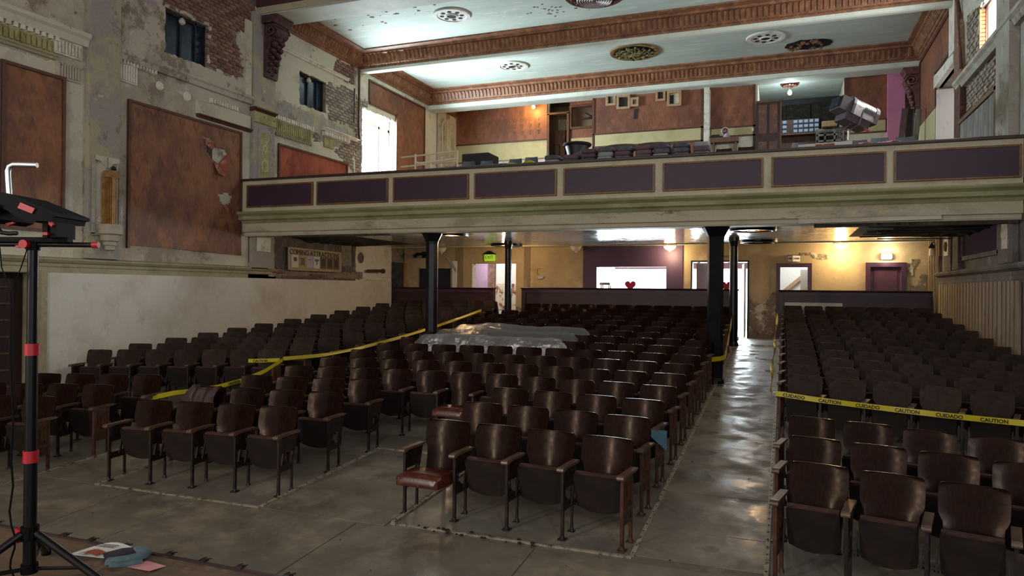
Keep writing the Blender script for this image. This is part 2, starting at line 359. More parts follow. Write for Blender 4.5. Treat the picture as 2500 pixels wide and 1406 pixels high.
mat('paper_dark', '3c3430', .7, fine=.1)
mat('paper_pink', 'c98a8c', .7, fine=.04)
mat('glove_teal', '55686e', .85, layers=[('465860', 12, .55, .1, 1)], bump=.3, fine=.15)
mat('glove_dark', '2a2330', .85, bump=.2, fine=.15)
mat('bag_brown', '3a1c15', .5, layers=[('2a120d', 6, .55, .1, 1)], bump=.3, fine=.15)
mat('cushion_grey', '55535a', .85, layers=[('66656c', 5, .56, .1, 1), ('45424a', 9, .6, .08, 2)], bump=.15, fine=.12, info=.3)
mat('cushion_mauve', '5e4a50', .85, layers=[('705a60', 5, .56, .1, 1)], bump=.15, fine=.12, info=.25)
mat('cushion_pale', '8f9092', .8, fine=.1)
mat('balcony_seat', '5d6670', .45, layers=[('4c545e', 5, .56, .1, 1)], fine=.1, info=.2)  # blue of the daylight on these seats is put into the colour
mat('tray_black', '1a1820', .5, fine=.1)
mat('pipe_cream', 'cfc0a4', .45, fine=.08)
mat('spot_silver', 'b9b2b4', .4, .25, layers=[('6b6468', 5, .56, .08, 1)], fine=.08)
mat('spot_dark', '544a4e', .5, .1, fine=.1)
mat('cable_grey', '5c5a5a', .6, fine=.05)
mat('reel_blue', '2c4668', .5, fine=.1)
mat('reel_white', 'a9b4c0', .6, fine=.08)
mat('heart_red', 'c4102e', .6, fine=0)
mat('sconce_gold', '9d7640', .42, .25, layers=[('7c5a2e', 6, .55, .1, 1), ('b8935a', 12, .62, .08, 2)], fine=.1)
mat('sconce_stone', 'a59c88', .6, layers=[('8c8370', 6, .56, .08, 1)], fine=.1)
mat('corbel_maroon', '40272a', .5, layers=[('5a3c3c', 6, .55, .08, 1), ('84706a', 10, .68, .04, 2)], bump=.4, fine=.2)
mat('corbel_brown', '5c3b31', .5, layers=[('754f42', 6, .55, .08, 1)], bump=.4, fine=.2)
mat('vent_white', 'd2d5cd', .6, layers=[('b3b3a6', 6, .60, .05, 1)], fine=.06)
mat('hole_shade', '0d0d0c', .9, fine=0)  # black in place of the shade inside holes, nothing is cut through
mat('rosette_gold', '6b6236', .6, layers=[('8c8455', 7, .52, .05, 1), ('2a2616', 9, .56, .03, 2), ('a39f7c', 13, .64, .03, 3)], bump=.6, fine=.2)
mat('rosette_rim', '7d6236', .55, layers=[('9c9468', 5, .55, .06, 1), ('5b3c2a', 7, .62, .04, 2)], bump=.3, fine=.15)
mat('rosette_brown', '5a3322', .5, layers=[('7b4a33', 6, .55, .08, 1), ('1d130e', 7, .60, .03, 2)], bump=.4, fine=.18)
mat('plastic_shell', 'd8d8d4', .35, fine=.05)
mat('amber_glass', 'c8821e', .25, fine=.1, emit='d88a20', es=.5)
mat('pipe_rust', '4a3026', .7, layers=[('6b4632', 7, .56, .06, 1)], bump=.3, fine=.2)
mat('stain_brown', '7c5a40', .9, layers=[('65452f', 8, .55, .06, 1)], bump=.3, fine=.15)
mat('debris', '1c120f', .8, fine=.2)
glow('sky_pane', 'eef6ff', 9.0)
glow('lit_wall_glow', 'f6ecec', 1.0)  # glow in place of the lit white wall past the right balcony doorway
glow('lamp_warm', 'ffb24a', 14.0)
glow('lamp_dome', 'ffd79a', 6.0)
glow('lamp_cool', 'eaf6ff', 30.0)
glow('exit_glow', 'a8c834', .9)
glow('emergency_glow', 'fff2d8', 9.0)
# clear sheet plastic
def clear_plastic():
    m = bpy.data.materials.new('plastic_sheet'); MAT['plastic_sheet'] = m; m.use_nodes = True
    nt = m.node_tree; N = nt.nodes; L = nt.links; b = N['Principled BSDF']
    b.inputs['Base Color'].default_value = (.8, .82, .85, 1); b.inputs['Roughness'].default_value = .5; b.inputs['Alpha'].default_value = 1
    tc = N.new('ShaderNodeTexCoord'); n = N.new('ShaderNodeTexNoise'); n.inputs['Scale'].default_value = 7; n.inputs['Detail'].default_value = 6
    L.new(tc.outputs['Object'], n.inputs['Vector']); bp = N.new('ShaderNodeBump'); bp.inputs['Strength'].default_value = .8; bp.inputs['Distance'].default_value = .05
    L.new(n.outputs[0], bp.inputs['Height'])
    tr = N.new('ShaderNodeBsdfTransparent'); tr.inputs[0].default_value = (.93, .94, .95, 1); g = N.new('ShaderNodeBsdfGlossy'); g.inputs['Roughness'].default_value = .14; L.new(bp.outputs[0], g.inputs['Normal'])
    m1 = N.new('ShaderNodeMixShader'); m1.inputs[0].default_value = .10; L.new(tr.outputs[0], m1.inputs[1]); L.new(b.outputs[0], m1.inputs[2])
    m2 = N.new('ShaderNodeMixShader'); m2.inputs[0].default_value = .16; L.new(m1.outputs[0], m2.inputs[1]); L.new(g.outputs[0], m2.inputs[2]); L.new(m2.outputs[0], N['Material Output'].inputs[0])
clear_plastic()
M = MAT
# ------------------------------------------------------------------ shell of the auditorium
from mathutils import noise as mnoise
XL, XR = -11.5, 3.38
CEIL = 8.87
def zf(y):
    d = y - 5.8
    return .056 * d + (.0012 * d * d if d > 0 else 0)
def st(o): o['kind'] = 'structure'; return o
def inpoly(p, poly):
    x, y = p; c = False; n = len(poly)
    for i in range(n):
        x1, y1 = poly[i]; x2, y2 = poly[i - 1]
        if (y1 > y) != (y2 > y) and x < (x2 - x1) * (y - y1) / (y2 - y1) + x1: c = not c
    return c
def cells(a0, a1, b0, b1, holes):
    A = sorted({a0, a1} | {h[i] for h in holes for i in (0, 1) if a0 < h[i] < a1}); B = sorted({b0, b1} | {h[i] for h in holes for i in (2, 3) if b0 < h[i] < b1})
    for i in range(len(A) - 1):
        for j in range(len(B) - 1):
            ca, cb = (A[i] + A[i + 1]) / 2, (B[j] + B[j + 1]) / 2
            if not any(h[0] < ca < h[1] and h[2] < cb < h[3] for h in holes): yield A[i], A[i + 1], B[j], B[j + 1]
def wall_x(x0, x1, y0, y1, z0, z1, holes=()):
    m = MB()
    for a, b, c, d in cells(y0, y1, z0, z1, holes): m.box(x0, x1, a, b, c, d)
    return m
def wall_y(y0, y1, x0, x1, z0, z1, holes=()):
    m = MB()
    for a, b, c, d in cells(x0, x1, z0, z1, holes): m.box(a, b, y0, y1, c, d)
    return m
def skin_x(x, nx, y0, y1, z0, z1, region, thick=.03, cell=.06):
    """plaster skin on a wall X = const, cells grouped by region(y,z) -> material key or None; ragged rims"""
    ny = max(1, round((y1 - y0) / cell)); nz = max(1, round((z1 - z0) / cell)); key = {}
    for i in range(ny):
        for j in range(nz):
            key[i, j] = region(y0 + (i + .5) * (y1 - y0) / ny, z0 + (j + .5) * (z1 - z0) / nz)
    def vert(i, j):
        y = y0 + i * (y1 - y0) / ny; z = z0 + j * (z1 - z0) / nz
        ks = {key.get((i + a, j + b), 'e') for a in (-1, 0) for b in (-1, 0)}
        if len(ks) > 1 and 'e' not in ks:
            y += mnoise.noise((y * 9, z * 9, x)) * cell * .8; z += mnoise.noise((y * 9, z * 9, x + 7)) * cell * .8
        return y, z
    V = {(i, j): vert(i, j) for i in range(ny + 1) for j in range(nz + 1)}; out = {}
    for (i, j), k in key.items():
        if k is None: continue
        m = out.setdefault(k, MB()); q = [V[i, j], V[i + 1, j], V[i + 1, j + 1], V[i, j + 1]]; xf = x + nx * thick
        m.add([(xf, a, b) for a, b in q], [(0, 1, 2, 3)])
        for (di, dj, p, r) in ((-1, 0, 0, 3), (1, 0, 2, 1), (0, -1, 1, 0), (0, 1, 3, 2)):
            nk = key.get((i + di, j + dj), 'e')
            if nk is None:
                a, b = q[p], q[r]; m.add([(xf, *a), (xf, *b), (x, *b), (x, *a)], [(0, 1, 2, 3)])
    return out
def weld(m):
    # merge equal vertices so bump and shading stay smooth
    seen = {}; nv = []; mp = []
    for p in m.v:
        k = (round(p[0], 4), round(p[1], 4), round(p[2], 4))
        if k not in seen: seen[k] = len(nv); nv.append(p)
        mp.append(seen[k])
    m.v = nv; m.f = [f for f in (tuple(mp[i] for i in f) for f in m.f) if len(set(f)) == len(f)]; return m

BRICK = [None, None]
def brick_mesh(key):
    out = []
    for k in range(3):
        m = MB(); j = lambda: random.uniform(-.006, .006)
        L, Hh, D = .105, .031, .03
        vs_ = [(D + j() * .6, -L + j(), -Hh + j()), (D + j() * .6, L + j(), -Hh + j()), (D + j() * .6, L + j(), Hh + j()), (D + j() * .6, -L + j(), Hh + j()), (0, -L - .004, -Hh - .003), (0, L + .004, -Hh - .003), (0, L + .004, Hh + .003), (0, -L - .004, Hh + .003)]
        m.add(vs_, [(0, 1, 2, 3), (4, 7, 6, 5), (0, 4, 5, 1), (1, 5, 6, 2), (2, 6, 7, 3), (3, 7, 4, 0)])
        out.append(m.mesh('brick', M[key]))
    return out
def lay_bricks(polys, x, nx, meshes, parent, pitch=.078, length=.228):
    for poly in polys:
        ys = [p[0] for p in poly]; zs = [p[1] for p in poly]; r = 0; z = math.floor(min(zs) / pitch) * pitch
        while z < max(zs):
            y = math.floor(min(ys) / length) * length + (length / 2 if int(round(z / pitch)) % 2 else 0)
            while y < max(ys):
                if inpoly((y, z), poly):
                    o = put('brick', random.choice(meshes), parent, (x, y, z), (random.uniform(-.02, .02), 0, 0 if nx > 0 else math.pi), (random.uniform(.6, 1.2), 1, 1))
                y += length
            z += pitch

# ---- floor: five strips, blocks slope on under the last rows, aisles level out
fm = MB()
strips = [(-11.5, -7.84, 0), (-7.84, -6.86, 1), (-6.86, -1.12, 0), (-1.12, -.12, 1), (-.12, XR, 0)]
for xa, xb, flat in strips:
    ys = [-4 + .5 * i for i in range(int((18.1 + 4) / .5) + 1)] + [18.1, 18.6, 19.1, 19.5, 19.8, 20.6]
    pts = []
    for y in ys:
        z = zf(y) if not flat else zf(min(y, 18.1))
        if not flat and y > 19.6: z = zf(18.1)
        pts.append((y, z))
    vs_ = [(xa, y, z) for y, z in pts] + [(xb, y, z) for y, z in pts]; n = len(pts)
    fm.add(vs_, [(i, n + i, n + i + 1, i + 1) for i in range(n - 1)])
floor = st(fm.build('floor', M['floor_vinyl']))
lob = MB(); lob.box(-11.5, XR, 20.6, 24.6, zf(18.1) - .1, zf(18.1)); st(lob.build('floor_lobby', M['floor_vinyl']))
# hardboard sheets with open seams, laid in the aisles and before the first row
def fsheet(x0, x1, y0, y1, flat=True):
    g = .006; x0 += g; x1 -= g; y0 += g; y1 -= g; m = MB(); n = 4; jz = random.uniform(.007, .011)
    ys = [y0 + (y1 - y0) * i / n for i in range(n + 1)]; f = lambda y: zf(min(y, 18.1)) + jz
    a = [(x0, y, f(y)) for y in ys] + [(x1, y, f(y)) for y in ys]; k = n + 1
    fs = [(i, k + i, k + i + 1, i + 1) for i in range(n)]
    b = [(p[0], p[1], p[2] - .012) for p in a]; N = len(a)
    fs += [(i, i + 1, N + i + 1, N + i) for i in range(n)] + [(k + i, N + k + i, N + k + i + 1, k + i + 1) for i in range(n)] + [(0, N, N + k, k), (n, k + n, N + k + n, N + n)]
    m.add(a + b, fs); m.build('floor_sheet', M['floor_sheet'], floor)
yy = 5.72
for L in (.62, 1.0, 1.02, 1.22, 1.2, 1.22, 1.2, 1.22, 1.22, 1.22, 1.2):
    fsheet(-1.12, -.12, yy, yy + L); yy += L
yy = 5.6
for L in (1.2, 1.2, 1.2, 1.2, 1.2, 1.2, 1.2, 1.2, 1.2, 1.2): fsheet(-7.80, -6.88, yy, yy + L); yy += L
for y0, y1 in ((3.0, 4.15), (4.15, 5.58)):
    xs = [-9.9, -8.1, -6.3, -5.47, -3.6, -1.9, -.12] if y0 > 4 else [-9.4, -7.5, -5.7, -4.4, -2.6, -.8]
    for a, b in zip(xs, xs[1:]): fsheet(a, b, y0, y1)
for a, b in ((-4.68, -3.33),):
    for y0, y1 in ((5.60, 6.68), (6.68, 7.74)): fsheet(a, b, y0, y1)
# riveted metal edging strips
def strip_y(x, y0, y1, wd=.036):
    m = MB(); n = max(2, int((y1 - y0) / .8))
    for i in range(n):
        a = y0 + (y1 - y0) * i / n; b = y0 + (y1 - y0) * (i + 1) / n
        m.add([(x - wd / 2, a, zf(a)), (x + wd / 2, a, zf(a)), (x + wd / 2, b, zf(b)), (x - wd / 2, b, zf(b)), (x - wd / 2, a, zf(a) + .016), (x + wd / 2, a, zf(a) + .016), (x + wd / 2, b, zf(b) + .016), (x - wd / 2, b, zf(b) + .016)], [(3, 2, 1, 0), (4, 5, 6, 7), (0, 1, 5, 4), (1, 2, 6, 5), (2, 3, 7, 6), (3, 0, 4, 7)])
    y = y0 + .06; h = MB()
    while y < min(y1, 10.5):
        h.cyl((x, y, zf(y) + .014), (x, y, zf(y) + .020), .008, n=6); y += .16
    o = m.build('edging_strip', M['metal_strip'], floor)
    if h.v: q = h.build('rivets', M['seam'], floor); q['kind'] = 'stuff'
def strip_x(y, x0, x1, wd=.028):
    m = MB(); m.box(x0, x1, y - wd / 2, y + wd / 2, zf(y) - .02, zf(y) + .016); m.build('edging_strip', M['metal_strip'], floor)
strip_y(-1.125, 5.68, 17.0); strip_y(-.115, 5.2, 17.6); strip_y(-4.72, 5.64, 7.80); strip_y(-3.30, 5.69, 7.78); strip_y(-6.86, 5.58, 9.5, .03); strip_y(-7.82, 5.2, 9.5, .03)
strip_x(5.67, -3.3, -1.12); strip_x(5.60, -6.87, -4.72, .03); strip_x(7.79, -4.72, -3.3, .03)
# dry crumbs swept along the strip
dm = MB()
for i in range(26):
    t = random.random(); x = -3.0 + 1.1 * t + random.uniform(-.05, .05); y = 5.66 + random.uniform(-.06, .03); r = random.uniform(.008, .022)
    dm.lathe((x, y, zf(y) + .01), [(r * .3, 0), (r, r * .3), (r * .6, r * .8), (r * .1, r)], 6)
for i in range(22):
    x = random.uniform(-6.5, -.3); y = random.uniform(4.2, 8.5); r = random.uniform(.005, .011)
    if -1.1 < x < -.1 or -4.6 < x < -3.4 or y < 5.4: dm.lathe((x, y, zf(y) + .008), [(r * .3, 0), (r, r * .3), (r * .6, r * .8), (r * .1, r)], 5)
tag(dm.build('floor_debris', M['debris']), 'dark crumbs of fallen debris along the metal floor strip', 'debris', kind='stuff')

# ---- stage apron
sg = MB(); sg.box(-9.5, XR, -4, 2.665, .62, .80); stage = st(sg.build('floor_stage', M['stage_wood']))
sl = MB(); sl.prism([(2.66, .70), (2.69, .70), (2.695, .79), (2.685, .806), (2.668, .806), (2.66, .80)], 'x', -9.5, XR); sl.build('apron_lip', M['wood_dark'], stage)
for i in range(16):
    x = -4.25 + i * .235 + random.uniform(-.04, .04); m = MB()
    m.box(x - .022, x + .022, 2.67, 2.705, .804, .809); m.tube([(x - .02, 2.695, .807), (x - .008, 2.72, .812), (x + .008, 2.695, .813), (x + .024, 2.72, .81)], .0035, 5)
    m.build('floor_clip', M['cast_iron'], stage)
ss = MB(); ss.box(-9.5, XR, 2.55, 2.62, -.4, .70); ss.build('apron_front', M['stage_wood'], stage)

# ---- left wall
H_L = [(7.42, 8.30, -.4, 2.32), (10.77, 11.95, 6.74, 7.66), (14.97, 16.13, 6.78, 7.61), (17.9, 19.74, 5.3, 7.36), (19.62, 20.36, .6, 2.94)]
wl = st(wall_x(-11.9, -11.53, -4, 24.1, -.7, 9.6, H_L).build('wall_left', M['mortar']))
EL = {'E1': [(10.6, 7.80), (10.69, 8.3), (12.2, 8.45), (13.3, 8.74), (13.41, 8.36), (13.04, 7.92), (12.68, 7.78), (12.92, 7.39), (13.01, 7.1), (12.95, 6.85), (11.97, 6.77), (11.95, 7.69), (10.75, 7.68)],
      'E2': [(16.57, 8.40), (17.47, 8.42), (17.46, 7.9), (16.45, 7.93)], 'E3': [(16.17, 7.61), (17.21, 7.75), (17.46, 7.7), (17.48, 6.66), (16.19, 6.66)],
      'E3b': [(17.57, 7.61), (18.15, 7.64), (18.16, 7.4), (17.88, 7.38), (17.84, 5.43), (17.5, 5.37), (17.48, 6.83)], 'E3c': [(16.54, 5.82), (17.06, 6.34), (17.46, 6.41), (17.46, 5.36), (17.09, 5.57)],
      'E4': [(15.49, 6.11), (15.85, 6.22), (15.93, 6.05), (15.8, 5.86), (15.58, 5.88)]}
def reg_left(y, z):
    for h in H_L:
        if h[0] < y < h[1] and h[2] < z < h[3]: return None
    jy = y + .10 * mnoise.noise((y * 3, z * 3, 1)) + .05 * mnoise.noise((y * 11, z * 11, 5)); jz = z + .08 * mnoise.noise((y * 3, z * 3, 4)) + .05 * mnoise.noise((y * 11, z * 11, 9))
    for p in EL.values():
        if inpoly((jy, jz), p): return None
    if y < 9.05: return 'plaster_cream' if z < 5.85 else 'plaster_left'
    if y < 13.2:
        if z < 5.9 and (jy > 12.45 or (jz > 5.60 and jy > 11.6)): return 'plaster_cream'
        if jy > 12.75 and z > 6.9: return 'plaster_cream'
        return 'plaster_left'
    if y < 17.5:
        if 6.0 < jz < 6.68 + .12 * mnoise.noise((y, 3, 3)): return 'plaster_mauve'
        return 'plaster_cream'
    return 'plaster_cream' if z > 7.3 or y > 20 else 'plaster_left'
for (ya, yb, za, zb) in ((6.6, 13.3, 2.5, 9.4), (13.3, 17.52, 3.9, 8.62), (17.52, 23.9, 3.9, 8.62)):
    for k, m in skin_x(-11.53, 1, ya, yb, za, zb, reg_left).items(): weld(m).build('plaster', M[k], wl, smooth=30)
bm_a = brick_mesh('brick_a'); bm_b = brick_mesh('brick_b')
lay_bricks([EL['E1'], EL['E2']], -11.535, 1, bm_a, wl); lay_bricks([EL['E3'], EL['E3b'], EL['E3c'], EL['E4']], -11.535, 1, bm_b, wl)
# under the balcony: grey, water-damaged plaster
def reg_low(y, z):
    j = mnoise.noise((y * 2.2, z * 4, 2)) * .5 + mnoise.noise((y * 9, z * 9, 3)) * .25
    if 13.9 < y < 18.0 and z < 2.53 + .09 * j + .05 and z > 2.36: return None
    if 16.9 < y < 17.45 and z > 2.75: return None
    if 19.6 < y: return None
    return 'plaster_mauve' if y < 14.1 else ('plaster_dark' if y < 17.6 else 'lobby_white')
for k, m in skin_x(-11.53, 1, 13.2, 19.6, 2.33, 3.5, reg_low, cell=.05).items(): weld(m).build('plaster', M[k], wl, smooth=30)
wn = MB(); wn.box(-11.53, -11.46, 8.36, 19.55, -.1, 2.33); wn.build('wainscot', M['wainscot_white'], wl)
dj = MB(); dj.box(-11.53, -11.43, 8.27, 8.37, -.1, 2.36); dj.box(-11.85, -11.53, 8.24, 8.30, -.1, 2.32); dj.build('door_casing', M['moulding_tan'], wl)
dj = MB(); dj.box(-11.53, -11.42, 7.30, 7.43, -.1, 2.36); dj.build('door_casing', M['wood_brown'], wl)
# the dark exit recess with its plank door
dr = empty('door_1', (-11.86, 7.86, -.05), kind='structure'); m = MB(); m.box(-11.9, -11.84, 7.42, 8.3, -.1, 2.32); m.build('door_leaf', M['wood_dark'], dr)
for i in range(8):
    z = .18 + i * .27; m = MB(); m.box(-11.84, -11.80, 7.50, 8.0, z, z + .03); m.build('rail_slat', M['wood_brown'], dr)
# dado cornice
def run_x(name, prof, x, sgn, y0, y1, key, parent, breaks=None):
    m = MB(); m.prism([(x + sgn * d, z) for d, z in prof], 'y', y0, y1); return m.build(name, M[key], parent)
dado = [(0, 2.33), (.03, 2.33), (.03, 2.42), (.05, 2.44), (.05, 2.49), (.09, 2.50), (.13, 2.545), (.13, 2.57), (.02, 2.60), (0, 2.60)]
run_x('dado_cornice', dado, -11.53, 1, 6.6, 13.75, 'moulding_tan', wl)
m = MB(); m.prism([(-11.53 + d, z) for d, z in dado[:7]] + [(-11.53, 2.50)], 'y', 13.75, 14.15); m.build('dado_cornice', M['moulding_tan'], wl)
for y0, y1, z0, z1, d in ((14.4, 15.6, 2.36, 2.42, .05), (15.5, 16.1, 2.40, 2.47, .07), (16.6, 17.4, 2.35, 2.39, .06), (18.1, 19.0, 2.36, 2.45, .09), (18.2, 19.5, 2.47, 2.52, .05), (14.0, 14.5, 2.46, 2.53, .05)):
    m = MB(); m.obox((-11.53 + d / 2, (y0 + y1) / 2, (z0 + z1) / 2), d, y1 - y0, z1 - z0, (random.uniform(-.03, .03), 0, random.uniform(-.03, .03))); m.build('broken_lath', M['wood_brown' if y0 < 18 else 'plaster_white'], wl)
# pilasters
def pilaster(x, sgn, y0, y1, z0, z1, key, parent, d=.13):
    m = MB(); a = x + sgn * d; m.prism([(y0 - .03, z0), (y1 + .03, z0), (y1 + .03, z0 + .12), (y1, z0 + .15), (y1, z1), (y0, z1), (y0, z0 + .15), (y0 - .03, z0 + .12)], 'x', x, a)
    return m.build('pilaster', M[key], parent)
pilaster(-11.52, 1, 9.07, 9.69, 2.60, 9.4, 'plaster_mauve', wl); pilaster(-11.52, 1, 13.22, 13.95, 2.55, 8.45, 'plaster_mauve', wl, .12)
m = MB(); m.box(-11.40, -11.38, 13.42, 13.75, 4.3, 5.72); m.build('pilaster_inset', M['frieze_yellow'], wl)
m = MB(); m.box(-11.41, -11.375, 13.36, 13.42, 4.2, 5.80); m.box(-11.41, -11.375, 13.75, 13.81, 4.2, 5.80); m.box(-11.41, -11.375, 13.42, 13.75, 5.72, 5.80); m.build('pilaster_moulding', M['plaster_mauve'], wl)
m = MB()
for zz, rr in ((4.95, .13), (5.35, .07), (5.55, .05)):
    ring = [(-11.375, 13.585 + rr * .75 * math.cos(t), zz + rr * math.sin(t)) for t in [2 * math.pi * i / 16 for i in range(16)]]; m.tube(ring, .012, 5, True)
for k in range(7):
    t = k * .9; m.tube([(-11.375, 13.585 + .05 * math.cos(t), 5.2 + .1 * k - .3), (-11.37, 13.585 + .10 * math.cos(t + .5), 5.25 + .1 * k - .3), (-11.375, 13.585 + .11 * math.cos(t + 1), 5.33 + .1 * k - .3)], .009, 5)
m.build('stucco_ornament', M['plaster_cream'], wl, smooth=True)
m = MB(); m.box(-11.41, -11.36, 13.36, 13.80, 2.95, 3.28); m.build('stucco_tile', M['plaster_white'], wl)
m = MB(); m.lathe((0, 0, 0), [(.0, 0), (.09, .01), (.06, .03), (0, .035)], 14)
def disc_on_wall(y, z, r, x, sgn, key, parent, name='rosette', n=14):
    m = MB(); prof = [(0.0, .0), (r, .0), (r, .012), (r * .8, .03), (r * .6, .018), (r * .35, .03), (0.0, .035)]
    vs_ = []; fs = []
    for q, (rr, h) in enumerate(prof):
        for i in range(n):
            t = 2 * math.pi * i / n; vs_.append((x + sgn * h, y + rr * math.cos(t), z + rr * math.sin(t)))
    for q in range(len(prof) - 1):
        for i in range(n): fs.append((q * n + i, q * n + (i + 1) % n, (q + 1) * n + (i + 1) % n, (q + 1) * n + i))
    m.add(vs_, fs); return m.build(name, M[key], parent, smooth=True)
disc_on_wall(13.58, 3.12, .10, -11.36, 1, 'plaster_white', wl); disc_on_wall(17.85, 3.0, .16, -11.50, 1, 'plaster_dark', wl); disc_on_wall(10.66, 6.05, .09, -11.50, 1, 'plaster_white', wl); disc_on_wall(11.35, 6.02, .10, -11.50, 1, 'plaster_white', wl)
# entablature: ledge, dentils, fluted frieze
def ledge_x(x, sgn, y0, y1, z0, z1, d, key, parent, name='ledge'):
    m = MB(); m.prism([(x, z0), (x + sgn * d * .5, z0), (x + sgn * d * .7, z0 + (z1 - z0) * .5), (x + sgn * d, z0 + (z1 - z0) * .7), (x + sgn * d, z1), (x, z1)], 'y', y0, y1); return m.build(name, M[key], parent)
def flutes_x(x, sgn, y0, y1, z0, z1, key, parent, pitch=.075, name='fluted_frieze'):
    m = MB(); m.box(min(x, x + sgn * .04), max(x, x + sgn * .04), y0, y1, z0, z1); y = y0 + pitch * .15
    while y < y1 - pitch * .6:
        a = x + sgn * .04; b = x + sgn * .065; m.prism([(y, z0 + .03), (y + pitch * .62, z0 + .03), (y + pitch * .62, z1 - .05), (y + pitch * .31, z1 - .02), (y, z1 - .05)], 'x', min(a, b), max(a, b)); y += pitch
    o = m.build(name, M[key], parent); o['kind'] = 'stuff'; return o
def dentils_x(x, sgn, y0, y1, z0, z1, d, key, parent, pitch=.11):
    m = MB(); a = x; b = x + sgn * .03; m.box(min(a, b), max(a, b), y0, y1, z0, z1); y = y0
    while y < y1 - pitch * .5:
        e = x + sgn * d * random.uniform(.8, 1.05); m.prism([(y, z0 + .01), (y + pitch * .6, z0 + .01), (y + pitch * .6, z1 - .02), (y + pitch * .3, z1), (y, z1 - .02)], 'x', min(b, e), max(b, e)); y += pitch
    o = m.build('dentil_row', M[key], parent); o['kind'] = 'stuff'; return o
W0 = -11.50
ledge_x(W0, 1, 6.6, 9.06, 6.28, 6.50, .16, 'plaster_cream', wl); dentils_x(W0, 1, 7.3, 8.62, 6.20, 6.29, .10, 'plaster_white', wl, .115); flutes_x(W0, 1, 6.8, 8.45, 5.98, 6.20, 'frieze_yellow', wl, .09)
flutes_x(W0, 1, 8.46, 8.98, 6.02, 6.28, 'plaster_white', wl, .06); flutes_x(W0, 1, 8.52, 8.95, 5.62, 5.90, 'plaster_left', wl, .05); ledge_x(W0, 1, 6.6, 8.5, 5.90, 5.97, .10, 'moulding_tan', wl)
ledge_x(W0, 1, 9.70, 13.2, 6.30, 6.47, .12, 'plaster_left', wl); flutes_x(W0, 1, 9.72, 10.12, 5.90, 6.24, 'plaster_white', wl, .055); dentils_x(W0, 1, 9.72, 10.55, 6.22, 6.30, .08, 'plaster_white', wl, .07)
ledge_x(W0, 1, 11.60, 13.2, 5.66, 5.73, .10, 'panel_frame', wl); m = MB(); m.box(W0, W0 + .05, 11.58, 13.18, 5.73, 6.02); m.build('frieze_board', M['plaster_cream'], wl)
dentils_x(W0, 1, 11.95, 12.75, 6.03, 6.14, .09, 'plaster_white', wl, .075); ledge_x(W0, 1, 13.2, 13.97, 6.16, 6.26, .18, 'panel_frame', wl); m = MB(); m.box(-11.40, -11.36, 13.22, 13.96, 5.92, 6.16); m.build('frieze_board', M['frieze_yellow'], wl)
flutes_x(W0, 1, 13.98, 15.45, 5.86, 6.14, 'frieze_yellow', wl, .075); dentils_x(W0, 1, 13.98, 15.5, 6.15, 6.27, .10, 'plaster_white', wl, .085); dentils_x(W0, 1, 13.98, 15.5, 5.78, 5.85, .07, 'moulding_tan', wl, .06)
dentils_x(W0, 1, 15.95, 17.15, 6.16, 6.28, .12, 'plaster_white', wl, .085); ledge_x(W0, 1, 15.9, 17.5, 6.29, 6.36, .16, 'plaster_white', wl); m = MB(); m.box(W0, W0 + .04, 16.0, 16.45, 5.88, 6.14); m.build('frieze_board', M['frieze_yellow'], wl)
ledge_x(W0, 1, 13.97, 17.1, 7.90, 7.97, .09, 'plaster_white', wl); m = MB(); m.box(W0, W0 + .03, 13.97, 14.02, 6.75, 7.9); m.build('bead', M['plaster_white'], wl)
m = MB(); m.box(W0, W0 + .05, 13.0, 13.2, 6.5, 8.2); m.build('bead', M['plaster_cream'], wl)
m = MB(); m.tube([(-11.40, 17.53, 8.44), (-11.40, 17.53, 6.75), (-11.42, 17.58, 6.55), (-11.40, 17.6, 6.35)], .035, 8); m.tube([(-11.44, 17.36, 7.78), (-11.44, 17.36, 6.8)], .02, 6); m.build('conduit', M['pipe_rust'], wl, smooth=True)

# high boarded windows of the left wall
def high_window(n, y0, y1, z0, z1):
    w_ = empty('window_%d' % n, (-11.62, (y0 + y1) / 2, z0), kind='structure')
    m = MB()
    for a, b, c, d in ((y0, y0 + .05, z0, z1), (y1 - .05, y1, z0, z1), (y0, y1, z0, z0 + .05), (y0, y1, z1 - .05, z1), (y0 + (y1 - y0) * .42, y0 + (y1 - y0) * .42 + .05, z0, z1), (y1 - .28, y1 - .24, z0, z1)): m.box(-11.70, -11.62, a, b, c, d)
    m.build('window_frame', M['window_frame_dark'], w_)
    for a, b in ((y0 + .05, y0 + (y1 - y0) * .42), (y0 + (y1 - y0) * .42 + .05, y1 - .28), (y1 - .24, y1 - .05)):
        m = MB(); m.box(-11.69, -11.67, a, b, z0 + .05, z1 - .05); m.build('pane', M['glass_dark'], w_)
    m = MB(); m.box(-11.9, -11.75, y0 - .05, y1 + .05, z0 - .05, z1 + .05); m.build('backing', M['window_frame_dark'], w_)
    m = MB(); m.lathe((-11.60, y0 + (y1 - y0) * .45, z1 - .10), [(.02, -.08), (.06, -.05), (.07, .0), (.03, .06)], 7); m.build('plaster_lump', M['plaster_cream'], w_)
high_window(1, 10.77, 11.95, 6.74, 7.66); high_window(2, 14.97, 16.13, 6.78, 7.61)
# tall daylight opening at balcony level
w_ = empty('window_3', (-11.8, 18.82, 5.3), kind='structure')
m = MB(); m.box(-11.84, -11.80, 17.9, 19.74, 5.3, 7.36); m.build('pane', M['sky_pane'], w_)
m = MB()
for a, b, c, d in ((17.9, 17.98, 5.3, 7.36), (19.1, 19.17, 5.3, 7.1), (17.98, 19.74, 7.02, 7.10), (19.66, 19.74, 5.3, 7.36)): m.box(-11.79, -11.72, a, b, c, d)
m.build('window_frame', M['lobby_white'], w_)
m = MB(); m.box(-11.53, -11.47, 19.74, 19.80, 5.2, 7.6); m.box(-11.53, -11.47, 18.2, 19.8, 7.55, 7.62); m.build('window_casing', M['panel_frame'], w_)
